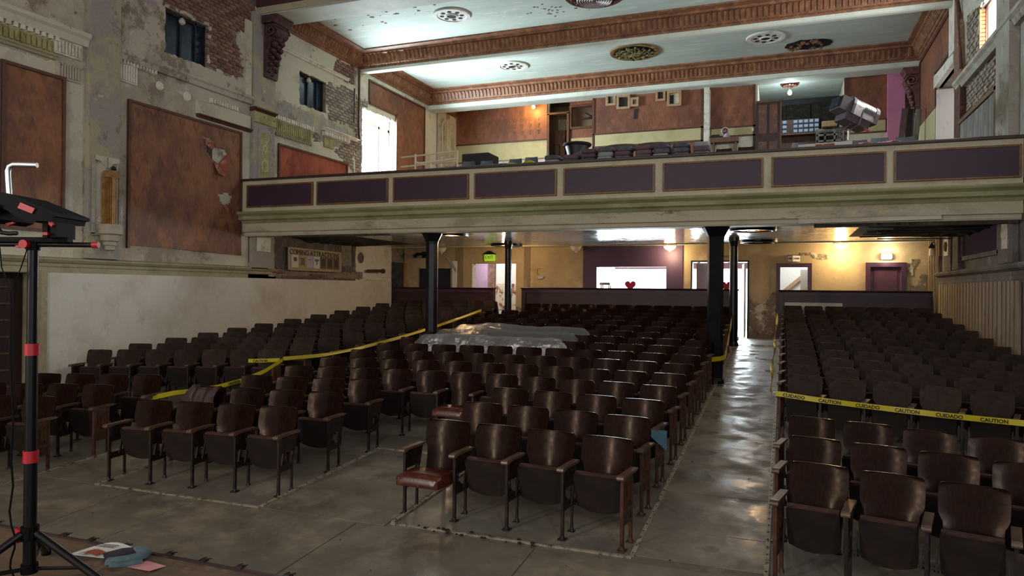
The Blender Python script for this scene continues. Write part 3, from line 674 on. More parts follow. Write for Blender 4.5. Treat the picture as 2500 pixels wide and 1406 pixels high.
# ---- right wall
H_R = [(14.40, 15.68, 6.56, 7.50), (17.72, 19.66, 4.6, 7.05), (19.1, 20.3, .6, 2.9)]
wr = st(wall_x(XR + .03, XR + .40, -4, 24.1, -.7, 9.6, H_R).build('wall_right', M['mortar']))
ER = {'lowbrick': [(14.0, 5.58), (14.0, 6.28), (17.15, 6.38), (17.4, 5.3), (17.1, 4.7), (16.8, 4.7), (16.8, 5.62)], 'high': [(15.72, 6.56), (15.72, 7.52), (16.72, 7.7), (16.75, 6.6)]}
def reg_right(y, z):
    for h in H_R:
        if h[0] < y < h[1] and h[2] < z < h[3]: return None
    jy = y + .10 * mnoise.noise((y * 3, z * 3, 21)) + .05 * mnoise.noise((y * 11, z * 11, 25)); jz = z + .08 * mnoise.noise((y * 3, z * 3, 24)) + .05 * mnoise.noise((y * 11, z * 11, 29))
    for p in ER.values():
        if inpoly((jy, jz), p): return None
    return 'plaster_right' if y < 17.6 else 'plaster_cream'
for ya, yb, za, zb in ((12.0, 17.5, 3.9, 9.2), (17.5, 23.9, 3.9, 8.62)):
    for k, m in skin_x(XR + .03, -1, ya, yb, za, zb, reg_right).items(): weld(m).build('plaster', M[k], wr, smooth=30)
lay_bricks([ER['lowbrick'], ER['high']], XR + .035, -1, bm_b, wr, .082, .236)
ledge_x(XR, -1, 12.0, 17.2, 6.30, 6.50, .16, 'plaster_right', wr); pilaster(XR, -1, 13.2, 13.95, 4.0, 8.5, 'plaster_right', wr, .14)
m = MB(); m.box(XR - .10, XR + .02, 16.76, 17.30, 4.3, 6.40); m.build('timber_post', M['pipe_rust'], wr)
m = MB(); m.prism([(17.5, 6.4), (16.78, 6.4), (16.9, 7.6), (17.5, 8.42)], 'x', XR - .07, XR + .02); m.build('bare_brick_pier', M['brick_a'], wr)
m = MB(); m.tube([(XR - .08, 17.2, 8.3), (XR - .08, 16.9, 7.3), (XR - .08, 16.8, 6.7)], .03, 7); m.build('conduit', M['pipe_rust'], wr)
m = MB(); m.box(XR - .06, XR + .02, 17.45, 18.1, 7.3, 8.45); m.build('pier_facing', M['plaster_white'], wr)
# white reveal of the balcony door, beam lintel
m = MB(); m.box(XR - .02, XR + .55, 19.60, 19.72, 4.6, 7.0); m.build('door_reveal', M['lobby_white'], wr)
m = MB(); m.prism([(17.6, 7.05), (19.75, 7.05), (19.75, 7.35), (17.6, 7.25)], 'x', XR - .07, XR + .1); m.build('lintel', M['plaster_white'], wr)
m = MB(); m.box(XR + .5, XR + .56, 17.6, 19.8, 4.4, 7.1); m.build('door_glass', M['lit_wall_glow'], wr)  # glowing sheet standing in for the lit wall, also brightens the opening
# sun-lit high window in the right wall
def right_window(n, y0, y1, z0, z1):
    w_ = empty('window_%d' % n, (XR + .3, (y0 + y1) / 2, z0), kind='structure')
    m = MB(); m.box(XR + .13, XR + .15, y0, y1, z0, z1); m.build('pane', M['sky_pane'], w_)
    m = MB()
    for a, b, c, d in ((y0, y0 + .06, z0, z1), (y1 - .07, y1, z0, z1), (y0, y1, z0, z0 + .06), (y0, y1, z1 - .06, z1)): m.box(XR + .085, XR + .128, a, b, c, d)
    m.build('window_frame', M['wood_brown'], w_)
    lb = [(y1 - .0, z0 + .0), (y1, z1)]
    z = z0 + .04
    while z < z1 - .02:
        put('brick', random.choice(bo), w_, (XR + .04 - w_.location.x, y1 - .005 - w_.location.y, z - w_.location.z), (0, 0, -math.pi / 2), (1, .42, 1)); z += .075
bo = brick_mesh('brick_orange')
right_window(4, 14.40, 15.68, 6.56, 7.50)
# boarded lean-to
bst = lambda y: 3.985 + .195 * max(0, int((y - 13.1) / .87))
t = empty('boarded_hatch', (XR - .05, 15.4, 4.4), label='grey weathered boards leaning against the bare brick wall', cat='boarding')
ys = [14.02, 14.55, 15.1, 15.65, 16.2, 16.72]
for a, b in zip(ys, ys[1:]):
    m = MB(); m.box(XR - .10, XR - .03, a + .01, b - .01, bst(b), 5.54 + random.uniform(-.02, .02)); m.build('plank', M['board_grey'], t)
m = MB(); m.box(XR - .13, XR - .09, 14.0, 14.12, bst(14.1), 5.6); m.box(XR - .13, XR - .09, 14.0, 16.74, 5.54, 5.62); m.build('casing', M['wood_brown'], t)
# ground level: batten wall, ledge, stained panel
m = MB(); m.box(XR - .03, XR + .03, 11.0, 20.4, -.1, 2.32); m.build('batten_backing', M['batten_brown'], wr)
y = 12.9
while y < 18.85:
    wdt = random.uniform(.15, .21); m = MB(); m.obox((XR - .045, y + wdt / 2, 1.33), .04, wdt, 2.0, (random.uniform(-.008, .008), 0, 0)); m.build('batten', M['batten_tan'], wr); y += wdt + random.uniform(.05, .075)
pr = [(0, 2.30), (.05, 2.30), (.06, 2.36), (.05, 2.40), (.06, 2.48), (.15, 2.52), (.17, 2.56), (.15, 2.60), (0, 2.62)]
run_x('dado_cornice', pr, XR, -1, 11.0, 18.95, 'plaster_dark', wr)
def reg_rlow(y, z):
    if y > 19.05: return None
    return 'plaster_dark'
for k, m in skin_x(XR + .03, -1, 11.0, 19.1, 2.6, 3.5, reg_rlow).items(): weld(m).build('plaster', M[k], wr, smooth=30)
pilaster(XR, -1, 16.85, 17.35, 2.62, 3.45, 'plaster_dark', wr, .10); pilaster(XR, -1, 17.75, 18.35, 2.62, 3.45, 'plaster_dark', wr, .06); pilaster(XR, -1, 13.2, 14.0, 2.62, 3.45, 'plaster_dark', wr, .08)
m = MB(); m.box(XR - .09, XR - .055, 13.45, 13.75, 2.85, 3.40); m.build('stucco_tile', M['plaster_white'], wr); m = MB(); m.box(XR - .09, XR - .055, 17.85, 18.25, 2.95, 3.35); m.build('stucco_tile', M['plaster_white'], wr)
disc_on_wall(18.05, 3.15, .11, XR - .09, -1, 'plaster_dark', wr); disc_on_wall(13.6, 3.1, .10, XR - .09, -1, 'plaster_white', wr)
t = empty('wall_panel', (XR, 15.5, 2.84), label='faded purple wall panel under the rotten balcony ceiling', cat='wall panel')
m = MB(); m.box(XR - .02, XR + .02, 14.2, 16.75, 2.87, 3.43); m.build('fabric', M['purple_cloth'], t)
m = MB()
for a, b, c, d in ((14.12, 14.2, 2.8, 3.48), (16.75, 16.83, 2.8, 3.48), (14.12, 16.83, 2.79, 2.87), (14.12, 16.83, 3.43, 3.48)): m.box(XR - .05, XR + .02, a, b, c, d)
m.build('panel_moulding', M['plaster_dark'], t)
# bare studs of the far corner
for i in range(7):
    yv = 18.98 + i * .2; m = MB(); m.box(XR - .06, XR + .06, yv, yv + .07, .8, 3.4); m.build('wall_stud', M['batten_tan'], wr)
m = MB(); m.box(XR + .02, XR + .06, 18.95, 20.45, 2.88, 3.45); m.build('lath_panel', M['wall_beige'], wr)
m = MB(); m.box(XR + .42, XR + .46, 18.9, 20.5, .6, 3.0); m.build('dark_recess', M['soffit_rot'], wr)
m = MB(); m.obox((XR - .02, 19.15, 1.9), .08, .14, 2.2, (.10, 0, 0)); m.build('loose_board', M['batten_brown'], wr)

# ---- ceiling and beams
cm = MB(); cm.box(XL, XR, 13.4, 22.1, CEIL, CEIL + .25); ceil = st(cm.build('ceiling', M['ceiling_paint']))
cm = MB(); cm.box(XL - .3, XR + .3, -4, 13.5, 9.6, 9.8); st(cm.build('ceiling_front', M['plaster_left']))
def beam(n, y0, y1, zb, cream, soff, front=None):
    b = empty('trim_%d' % n, ((XL + XR) / 2, y0, zb), kind='structure')
    m = MB(); m.box(XL, XR, y0, y1, zb + .13, CEIL + .1); m.build('beam_side', M[cream], b)
    m = MB(); m.prism([(y0 - .02, zb + .12), (y0 - .02, zb + .02), (y0 + .02, zb), (y1 - .02, zb), (y1 + .02, zb + .02), (y1 + .02, zb + .14), (y0 - .02, zb + .14)], 'x', XL, XR); m.build('beam_soffit', M[soff], b)
    return b
b0 = beam(1, 13.45, 14.22, 8.43, 'beam_cream', 'beam_white'); m = MB(); m.box(XL, XR, 13.38, 13.46, 8.60, 9.7); m.build('beam_fascia', M['beam_maroon'], b0)
m = MB(); m.box(XL, XR, 13.40, 13.46, 8.45, 8.60); m.build('beam_moulding', M['beam_cream'], b0)
b1 = beam(2, 17.72, 17.88, 8.31, 'beam_cream', 'beam_white'); b2 = beam(3, 21.98, 22.55, 8.27, 'beam_white', 'beam_white')
CPROF = [(0, 8.42), (.04, 8.42), (.05, 8.47), (.085, 8.49), (.10, 8.52), (.19, 8.735), (.235, 8.75), (.25, 8.80), (.37, 8.835), (.38, CEIL + .01), (0, CEIL + .01)]
def tongue(m, o, t, n, k):
    # one tongue of the moulding: o origin on wall line, t along, n into the room
    O = Vector(o); T = Vector(t); Nn = Vector(n); Z = Vector((0, 0, 1)); wd = .052
    def P(s, d, z): return O + T * s + Nn * d + Z * (z - O.z)
    pts = [P(-wd, .088, 8.525), P(wd, .088, 8.525), P(wd, .165, 8.70), P(wd * .6, .19, 8.745), P(-wd * .6, .19, 8.745), P(-wd, .165, 8.70)]
    q = [p + Nn * .042 - Z * .012 for p in [P(-wd * .5, .09, 8.53), P(wd * .5, .09, 8.53), P(wd * .55, .165, 8.695), P(wd * .3, .185, 8.725), P(-wd * .3, .185, 8.725), P(-wd * .55, .165, 8.695)]]
    m.add(pts + q, [(6, 7, 8, 9, 10, 11)] + [(i, (i + 1) % 6, 6 + (i + 1) % 6, 6 + i) for i in range(6)])
ncr = [3]
def cornice(p0, p1, nrm, miss=0.0, pitch=.128):
    ncr[0] += 1; p0 = Vector(p0); p1 = Vector(p1); n = Vector(nrm); t = (p1 - p0).normalized(); Lg = (p1 - p0).length
    c = empty('trim_%d' % (ncr[0]), (p0 + p1) / 2, kind='structure'); m = MB(); k = len(CPROF)
    # mitred ends
    vs_ = [p0 + t * d + n * d + Vector((0, 0, z)) for d, z in CPROF] + [p1 - t * d + n * d + Vector((0, 0, z)) for d, z in CPROF]
    m.add(vs_, [tuple(range(k - 1, -1, -1)), tuple(range(k, 2 * k))] + [(i, (i + 1) % k, k + (i + 1) % k, k + i) for i in range(k)])
    m.build('cornice', M['cornice_brown'], c)
    m = MB(); s = .14; i = 0
    while s < Lg - .12:
        if random.random() > miss: tongue(m, p0 + t * s, t, n, i)
        s += pitch; i += 1
    s = .1
    while s < Lg - .08:
        o = p0 + t * s + n * .055 + Vector((0, 0, 8.475)); m.obox(o, .055 if abs(t.x) > .5 else .03, .03 if abs(t.x) > .5 else .055, .03, (0, 0, 0)); s += pitch * .75
    q = m.build('tongue_ornament', M['cornice_brown'], c, smooth=35); q['kind'] = 'stuff'
cornice((XL, 17.72, 0), (XR, 17.72, 0), (0, -1, 0), .03); cornice((XL, 21.98, 0), (XR, 21.98, 0), (0, -1, 0), .02)
cornice((XL, 14.22, 0), (XL, 17.72, 0), (1, 0, 0)); cornice((XL, 17.88, 0), (XL, 21.98, 0), (1, 0, 0), .12)
cornice((XR, 14.22, 0), (XR, 17.72, 0), (-1, 0, 0)); cornice((XR, 17.88, 0), (XR, 21.98, 0), (-1, 0, 0)); cornice((XL, 22.55, 0), (XL, 24.05, 0), (1, 0, 0))

# ---- balcony
bal = empty('balcony', ((XL + XR) / 2, 13.0, 3.27), label='cream balcony front with purple panels spanning the whole hall', cat='balcony')
m = MB(); m.box(XL, XR, 12.96, 13.12, 3.55, 4.50); m.build('parapet', M['balcony_cream'], bal)
m = MB(); m.prism([(12.89, 4.505), (13.18, 4.505), (13.18, 4.535), (13.16, 4.55), (12.91, 4.55), (12.89, 4.535)], 'x', XL, XR); m.build('hand_rail', M['rail_top'], bal)
PX = [(-11.33, -9.55), (-9.45, -7.69), (-7.57, -5.86), (-5.74, -4.04), (-3.91, -2.20), (-2.06, -.36), (-.23, 1.51), (1.62, 3.35)]
for a, b in PX:
    m = MB(); m.box(a + .03, b - .03, 12.935, 12.965, 3.93, 4.38); p = m.build('fascia_panel', M['aubergine'], bal)
    for x0, x1, z0, z1 in ((a, a + .035, 3.90, 4.41), (b - .035, b, 3.90, 4.41), (a + .035, b - .035, 3.90, 3.935), (a + .035, b - .035, 4.375, 4.41)):
        m = MB(); m.bbox(x0, x1, 12.92, 12.965, z0, z1, .008); m.build('panel_frame', M['frame_gold'], p, org=bal.location)
m = MB(); m.prism([(13.0, 3.80), (12.80, 3.80), (12.79, 3.775), (12.80, 3.75), (12.86, 3.70), (12.865, 3.665), (12.84, 3.66), (12.845, 3.63), (12.90, 3.60), (12.93, 3.55), (13.0, 3.55)], 'x', XL, XR); m.build('cornice', M['balcony_green'], bal, smooth=25)
m = MB(); m.box(XL, XR, 12.95, 13.10, 3.36, 3.56); m.build('frieze_band', M['balcony_band'], bal)
m = MB(); m.prism([(13.05, 3.27), (13.40, 3.27), (13.42, 3.42), (13.03, 3.42), (13.03, 3.30)], 'x', XL, XR); m.build('front_beam', M['balcony_cream'], bal)
# stepped floor of the balcony
m = MB(); prof = [(13.1, 3.5)]
z = 3.98; yv = 13.1
prof.append((yv, z))
for k in range(10):
    yv += .87; prof.append((yv, z)); z += .195; prof.append((yv, z))
prof += [(28, z), (28, 3.5)]
m.prism(prof, 'x', XL, XR); st(m.build('floor_balcony', M['wood_brown']))
# glossy ceiling below the balcony
lm = MB(); lm.box(XL, XR, 13.35, 20.45, 3.40, 3.50); lc = st(lm.build('ceiling_lower', M['soffit_gloss']))
lm = MB(); lm.box(XL, XR, 19.55, 19.60, 3.375, 3.40); lm.build('ceiling_batten', M['beam_cream'], lc)
# rotten corner of that ceiling
m = MB()
def rot(u, v):
    x = 1.35 + 2.05 * u; y = 14.2 + 3.8 * v; e = min(u, 1) * math.sin(math.pi * v) ** .6
    return (x, y, 3.396 - .16 * e * (.6 + .8 * abs(mnoise.noise((x * 2.2, y * 2.2, 3)))) - (.05 * mnoise.noise((x * 7, y * 7, 1)) * e))
m.grid(rot, 22, 30); m.build('sagging_lath', M['soffit_rot'], lc, smooth=60)
for k in range(11):
    m = MB(); y = 14.5 + k * .3; x0 = 1.7 + random.uniform(-.3, .4); m.obox(((x0 + 3.3) / 2, y, 3.31 + random.uniform(-.03, .03)), 3.3 - x0, .05, .02, (0, random.uniform(-.02, .04), random.uniform(-.05, .05))); m.build('hanging_lath', M['soffit_rot'], lc)
m = MB()
def rot2(u, v):
    x = -11.48 + 1.5 * u; y = 14.6 + 3.8 * v; e = (1 - u) * math.sin(math.pi * v) ** .5
    return (x, y, 3.396 - .14 * e * (.4 + 1.1 * abs(mnoise.noise((x * 2.4, y * 2.4, 8)))) - .03 * mnoise.noise((x * 8, y * 8, 1)) * e)
m.grid(rot2, 16, 30); m.build('sagging_lath', M['soffit_rot'], lc, smooth=60)
m = MB(); m.obox((1.25, 12.98, 3.335), 2.1, .03, .10, (0, -.012, 0)); m.build('loose_plank', M['plaster_cream'], bal)
m = MB(); m.box(.45, 3.35, 13.06, 13.2, 3.215, 3.275); m.build('split_gap', M['soffit_rot'], bal)  # solid dark bars painted in place of the shade inside the splits
m = MB(); m.box(-10.45, -7.7, 13.06, 13.2, 3.235, 3.275); m.build('split_gap', M['soffit_rot'], bal)

# ---- iron columns
def column(x, y, r, zb, label, cap):
    c = empty('column', (x, y, zb), label=label, cat='column')
    m = MB(); m.cyl((x, y, zb - .02), (x, y, 3.40), r, n=8 if cap else 16); m.build('shaft', M['iron_black'], c, smooth=20 if cap else 60)
    m = MB(); m.lathe((x, y, zb), [(r * 1.25, -.02), (r * 1.25, .05), (r * 1.02, .10), (r * .9, .10)], 16); m.build('base', M['iron_black'], c)
    m = MB(); m.lathe((x, y, 3.40), [(r, -.36), (r * 1.06, -.30), (r * 1.7, -.14), (r * 1.7, -.1), (r * 1.5, -.1)] if cap else [(r, -.2), (r * 1.3, -.08), (r * 1.3, 0)], 8 if cap else 16); m.build('capital', M['iron_black'], c)
    return c
column(-1.165, 13.30, .142, zf(13.3), 'thick black iron column at the balcony front beside the open aisle', True)
column(-6.845, 13.30, .130, zf(13.3), 'thick black iron column at the balcony front beside the taped aisle', True)
column(-1.135, 17.75, .095, zf(17.75), 'thin black iron column beside the end of the long partition', False)
column(-6.865, 17.75, .090, zf(17.75), 'thin black iron column before the doorway with flaking paint', False)

# ---- back wall of the stalls with its openings, and the lobby beyond
FL = zf(18.1)
HB = [(-11.0, -9.84, FL - .1, 2.77), (-9.10, -7.64, FL - .1, 2.92), (-5.12, -3.12, 1.9, 2.80), (-2.40, -.95, FL - .1, 2.95), (-.12, .56, FL - .1, 2.79), (2.04, 2.74, FL - .1, 2.79)]
wb = st(wall_y(20.40, 20.60, XL, XR, FL - .1, 3.45, HB).build('wall_back', M['wall_beige']))
m = MB()
for a, b, c, d in cells(-5.53, -2.67, FL, 3.42, [(-5.12, -3.12, 1.9, 2.80)]): m.box(a, b, 20.36, 20.405, c, d)
m.build('painted_bay', M['wall_purple'], wb)
m = MB(); m.box(-7.38, -7.18, 20.375, 20.405, FL, 3.42); m.box(-9.65, -9.40, 20.375, 20.405, FL, 3.42); m.build('painted_band', M['batten_tan'], wb)
def reg_peel(x, z):
    j = mnoise.noise((x * 2.3, z * 2.3, 1)) * .35 + mnoise.noise((x * 8, z * 8, 2)) * .12
    if -.93 < x < -.16 and z < 1.86 + .5 * (x + .9) * .5 + j * .8: return True
    if .38 < x < 1.02 and abs(z - (3.16 - .20 * (x - .4))) < .055 + .05 * mnoise.noise((x * 9, z * 9, 3)) + .02 * math.sin(9 * x): return True
    if 2.85 < x < 3.3 and z < 2.15 + 1.1 * (x - 2.85) + j and z < 2.55 + .3 * j and x > 2.92 + .2 * j: return True
    if abs(x - 2.98 - .06 * math.sin(z * 9)) < .07 + .03 * j and 2.55 < z < 3.0: return True
    return -7.62 < x < -7.45 and z < 1.5 + j * .3
m = MB(); cs = .035
for (xa, xb, za, zb) in ((-.94, -.15, FL, 2.5), (.3, 1.1, 2.85, 3.3), (2.76, 3.36, 1.9, 3.1), (-7.63, -7.4, FL, 1.9)):
    nx_, nz_ = int((xb - xa) / cs), int((zb - za) / cs)
    for i in range(nx_):
        for j in range(nz_):
            x = xa + (i + .5) * cs; z = za + (j + .5) * cs
            if reg_peel(x, z): m.box(x - cs / 2, x + cs / 2, 20.385, 20.41, z - cs / 2, z + cs / 2)
q = m.build('bared_plaster', M['wall_peeled'], wb); q['kind'] = 'stuff'
def casing(x0, x1, z0, z1, w_, key, y=20.40, parent=None, d=.05):
    m = MB(); m.box(x0 - w_, x0, y - d, y + .02, z0, z1 + w_); m.box(x1, x1 + w_, y - d, y + .02, z0, z1 + w_); m.box(x0, x1, y - d, y + .02, z1, z1 + w_); return m.build('casing', M[key], parent)
d2 = empty('door_2', (.22, 20.4, FL), kind='structure'); casing(-.12, .56, FL, 2.79, .10, 'trim_purple', parent=d2)
d3 = empty('door_3', (2.39, 20.4, FL), kind='structure'); casing(2.04, 2.74, FL, 2.79, .11, 'trim_purple', parent=d3)
m = MB(); m.box(2.04, 2.74, 20.44, 20.48, FL, 2.79); lf = m.build('door_leaf', M['door_wine'], d3)
for a, b, c, d in ((2.12, 2.66, 2.0, 2.70), (2.12, 2.66, FL + .12, 1.85)):
    m = MB(); m.bbox(a, b, 20.425, 20.445, c, d, .008); m.build('door_panel', M['door_wine'], d3)
m = MB(); m.box(2.06, 2.09, 20.40, 20.44, 1.75, 1.80); m.lathe((2.10, 20.41, 1.78), [(.01, -.02), (.03, -.01), (.03, .01), (.01, .02)], 8); m.build('door_knob', M['cast_iron'], d3)
m = MB(); m.box(XL - .3, XL + .05, 19.6, 20.4, .6, 2.94); d4 = st(m.build('door_4', M['glass_dark']))  # solid dark block, the shade of an open doorway put into its colour
m = MB(); m.box(-11.53, -11.40, 20.28, 20.40, FL, 2.94); m.build('door_post', M['wood_pale'], d4)
m = MB(); m.box(-11.0, -9.84, 20.5, 20.56, FL - .1, 2.77); st(m.build('door_5', M['window_frame_dark']))
m = MB(); m.box(-9.75, -9.60, 20.33, 20.41, FL, 3.0); m.build('peeling_edge', M['lobby_white'], wb)
m = MB(); m.add([(-10.0, 20.37, 3.15), (-9.84, 20.30, 3.12), (-9.58, 20.26, 2.72), (-9.66, 20.34, 2.62)], [(0, 1, 2, 3)]); m.add([(-10.0, 20.385, 3.15), (-9.84, 20.315, 3.12), (-9.58, 20.275, 2.72), (-9.66, 20.355, 2.62)], [(3, 2, 1, 0)]); m.build('curled_paint', M['lobby_white'], wb)
# lobby shell
lbm = MB(); lbm.box(-11.9, XR + .4, 24.5, 24.6, .5, 3.6); st(lbm.build('wall_lobby', M['lobby_white']))
lbm = MB(); lbm.box(-11.9, XR + .4, 20.6, 24.6, 3.42, 3.52); st(lbm.build('ceiling_lobby', M['lobby_white']))
for i, x in enumerate((-11.8, -6.6, -.45, 3.4)):
    lbm = MB(); lbm.box(x, x + .1, 20.6, 24.6, .5, 3.5); st(lbm.build('wall_lobby_side', M['lobby_white']))
w5 = empty('window_5', (-3.9, 24.42, 1.6), kind='structure')
m = MB(); m.box(-6.4, -1.0, 24.44, 24.48, 1.25, 3.0); m.build('pane', M['sky_pane'], w5)
m = MB()
for x in (-6.4, -5.05, -3.72, -2.72, -1.75, -1.05): m.box(x, x + .10, 24.36, 24.43, 1.2, 3.1)
m.box(-6.5, -1.0, 24.36, 24.43, 3.0, 3.15); m.build('window_frame', M['lobby_white'], w5)
m = MB(); m.box(-5.0, -.6, 22.2, 22.35, 2.80, 2.98); st(m.build('trim_20', M['trim_purple']))
m = MB(); m.box(-9.10, -9.06, 20.37, 20.62, FL, 2.92); m.build('reveal', M['lobby_white'], wb)
m = MB(); m.box(-11.2, -9.38, 22.3, 22.4, FL, 3.4); st(m.build('wall_lobby_pink', M['lobby_pink']))
m = MB(); m.box(-9.38, -9.15, 22.4, 22.5, FL, 3.4); m.build('bare_pier', M['brick_a'], wb)
m = MB(); m.box(-9.15, -6.6, 22.5, 22.6, 2.32, 3.4); m.box(-9.15, -6.6, 22.5, 22.6, FL, 1.45); st(m.build('wall_lobby_cream', M['lobby_white']))
m = MB(); m.box(-9.15, -6.6, 22.48, 22.6, 1.45, 2.32); st(m.build('wall_lobby_flaking', M['lobby_flaking']))
m = MB(); m.box(-.35, 3.3, 22.4, 22.5, FL, 3.4); st(m.build('wall_stair', M['lobby_white']))
m = MB(); m.obox((.15, 22.3, 2.30), .95, .05, .10, (0, -.72, 0)); tag(rebase(m.build('stair_rail', M['wood_pale'])), 'sloping handrail seen through the purple framed doorway', 'handrail')
m = MB(); m.box(.40, .62, 21.4, 21.5, FL, 2.75); st(m.build('trim_21', M['lobby_white']))
# open double doors of the lit exit
d6 = empty('door_6', (-1.67, 20.45, FL), kind='structure')
m = MB(); m.obox((-2.02, 20.75, FL + 1.02), .74, .05, 2.0, (0, 0, .75)); m.build('door_leaf', M['door_wine'], d6)
m = MB(); m.obox((-1.06, 20.85, FL + 1.02), .05, .74, 2.0, (0, 0, .12)); m.build('door_leaf', M['lobby_white'], d6)
casing(-2.40, -.95, FL, 2.93, .045, 'window_frame_dark', parent=d6)
# low partitions behind the last rows
def partition(name, x0, x1, y, zt, label, endpost=None):
    p = empty(name, ((x0 + x1) / 2, y, zf(18.1)), label=label, cat='partition')
    m = MB(); m.box(x0, x1, y, y + .10, FL - .05, zt - .05); m.build('board', M['partition_wine'], p)
    m = MB(); m.prism([(y - .07, zt - .02), (y - .05, zt - .05), (y + .15, zt - .05), (y + .17, zt - .02), (y + .16, zt), (y - .06, zt)], 'x', x0 - .04, x1 + .04); m.build('cap_rail', M['partition_wine'], p)
    m = MB(); m.box(x0, x1, y - .03, y, zt - .14, zt - .05); m.build('moulding', M['trim_purple'], p)
    for xe in endpost or ():
        m = MB(); m.bbox(xe - .06, xe + .06, y - .04, y + .14, FL - .05, zt - .05, .01); m.build('end_post', M['partition_wine'], p)
    return p
partition('partition', -7.02, -1.15, 19.30, 2.19, 'long dark wine partition behind the middle block of seats', (-6.98, -1.19))
partition('partition', XL + .05, -8.12, 19.72, 2.17, 'dark wine partition behind the seats beside the white wall', (-8.16,))
partition('partition', -.11, XR - .02, 19.75, 2.18, 'dark purple partition behind the seats beside the batten wall', (-.07,))
m = MB(); m.box(.0, 1.35, 19.70, 19.74, 1.5, 1.86); tag(rebase(m.build('white_board', M['wainscot_white'])), 'white board propped behind the last row beside the batten wall', 'board')

# ---- rear wall of the balcony
br = st(MB().box(XL, -7.83, 24.05, 24.2, 5.5, 8.9).build('wall_balcony', M['plaster_cream']))
def bpart(name, key, x0, x1, z0, z1, y0=24.0, y1=24.06): m = MB(); m.box(x0, x1, y0, y1, z0, z1); return m.build(name, M[key], br)
bpart('dado', 'dado_cream', XL, -7.83, 6.78, 7.40, 24.02); bpart('dado_rail', 'panel_frame', XL, -7.83, 7.40, 7.45, 24.0); bpart('dado_rail', 'frame_gold', XL, -7.83, 6.75, 6.79, 24.0)
bpart('door_jamb', 'panel_frame', -7.86, -7.78, 5.8, 8.3, 23.95, 24.2); bpart('door_jamb', 'panel_frame', -7.14, -7.06, 5.8, 8.3, 23.95, 24.2); bpart('door_head', 'panel_frame', -7.86, -7.06, 8.27, 8.34, 23.95, 24.2)
m = wall_y(24.05, 24.2, -7.06, -5.6, 5.5, 8.9, [(-7.0, -6.2, 7.78, 8.48)]); m.build('wallpaper_wall', M['damask_brown'], br)
bpart('dado', 'dado_cream', -7.0, -5.8, 6.5, 7.40, 24.02)
m = MB()
for a, b, c, d in ((-7.06, -6.98, 7.72, 8.54), (-6.24, -6.16, 7.72, 8.54), (-6.98, -6.24, 7.72, 7.79), (-6.98, -6.24, 8.47, 8.54)): m.box(a, b, 23.98, 24.06, c, d)
m.build('hatch_frame', M['panel_frame'], br)
m = MB(); m.box(-9.6, -5.6, 25.2, 25.3, 5.5, 8.9); m.box(-9.6, -5.6, 24.2, 25.3, 8.85, 8.95); m.box(-9.7, -9.6, 24.2, 25.3, 5.5, 8.9); m.box(-5.7, -5.6, 24.2, 25.3, 5.5, 8.9); m.build('store_back', M['batten_tan'], br)
for k in range(5):
    m = MB(); m.box(-7.72 + k * .07, -7.69 + k * .07, 24.9, 24.95, 7.9, 8.3); m.build('hung_slat', M['plaster_white'], br)
m = MB(); m.box(-7.78, -7.40, 24.6, 24.65, 5.6, 7.85); m.build('store_door', M['wood_brown'], br)
m = MB(); m.box(-7.76, -7.58, 24.57, 24.6, 6.95, 7.35); m.build('notice', M['ink_black'], br); m = MB(); m.box(-7.74, -7.60, 24.56, 24.575, 6.98, 7.32); m.build('notice_sheet', M['paper_brown'], br)
m = MB(); m.box(-6.9, -6.3, 24.9, 24.95, 8.25, 8.32); m.obox((-6.5, 24.9, 8.35), .5, .04, .05, (0, .5, 0)); m.build('roof_strut', M['ink_black'], br)
# projection booth, post, red bay
m = MB(); m.box(-5.78, -2.36, 22.35, 24.1, 5.4, 8.45); bo_ = st(m.build('wall_booth', M['damask_brown'])); FP = [bo_]
def fpart(name, key, x0, x1, z0, z1, y0=22.32, y1=22.36): m = MB(); m.box(x0, x1, y0, y1, z0, z1); return m.build(name, M[key], FP[0])
fpart('dado', 'dado_cream', -5.72, -2.42, 6.72, 7.08, 22.335); fpart('dado_rail', 'panel_frame', -5.78, -2.36, 7.08, 7.13); fpart('dado_rail', 'panel_frame', -5.78, -2.36, 6.67, 6.72); fpart('corner_bead', 'panel_frame', -5.80, -5.74, 5.4, 8.45); fpart('corner_bead', 'panel_frame', -2.42, -2.36, 5.4, 8.3)
m = MB(); m.box(-2.33, -2.17, 22.25, 22.45, 5.4, 8.35); m.build('post', M['plaster_white'], bo_)
m = MB(); m.box(-2.16, -.86, 22.4, 22.6, 5.4, 8.38); FP[0] = st(m.build('wall_bay', M['damask_brown'])); fpart('dado', 'dado_cream', -2.12, -.90, 6.80, 7.02, 22.37, 22.41); fpart('dado_rail', 'panel_frame', -2.16, -.86, 7.02, 7.07, 22.36, 22.41); fpart('dado_rail', 'panel_frame', -2.16, -.86, 6.75, 6.80, 22.36, 22.41); fpart('corner_bead', 'panel_frame', -.92, -.86, 5.4, 8.38, 22.36, 22.41)
fpart('plaster_base', 'plaster_white', -2.16, -.86, 5.4, 6.75, 22.38, 22.41); m = MB(); m.box(-.95, -.90, 22.35, 22.37, 6.88, 6.98); m.build('switch_plate', M['plaster_white'], FP[0])
m = MB(); m.box(-.88, -.80, 22.5, 26.5, 5.4, 8.4); st(m.build('wall_recess_side', M['plaster_white']))
m = MB(); m.box(1.58, 1.64, 22.86, 26.5, 5.4, 8.4); st(m.build('wall_recess_side', M['plaster_white']))
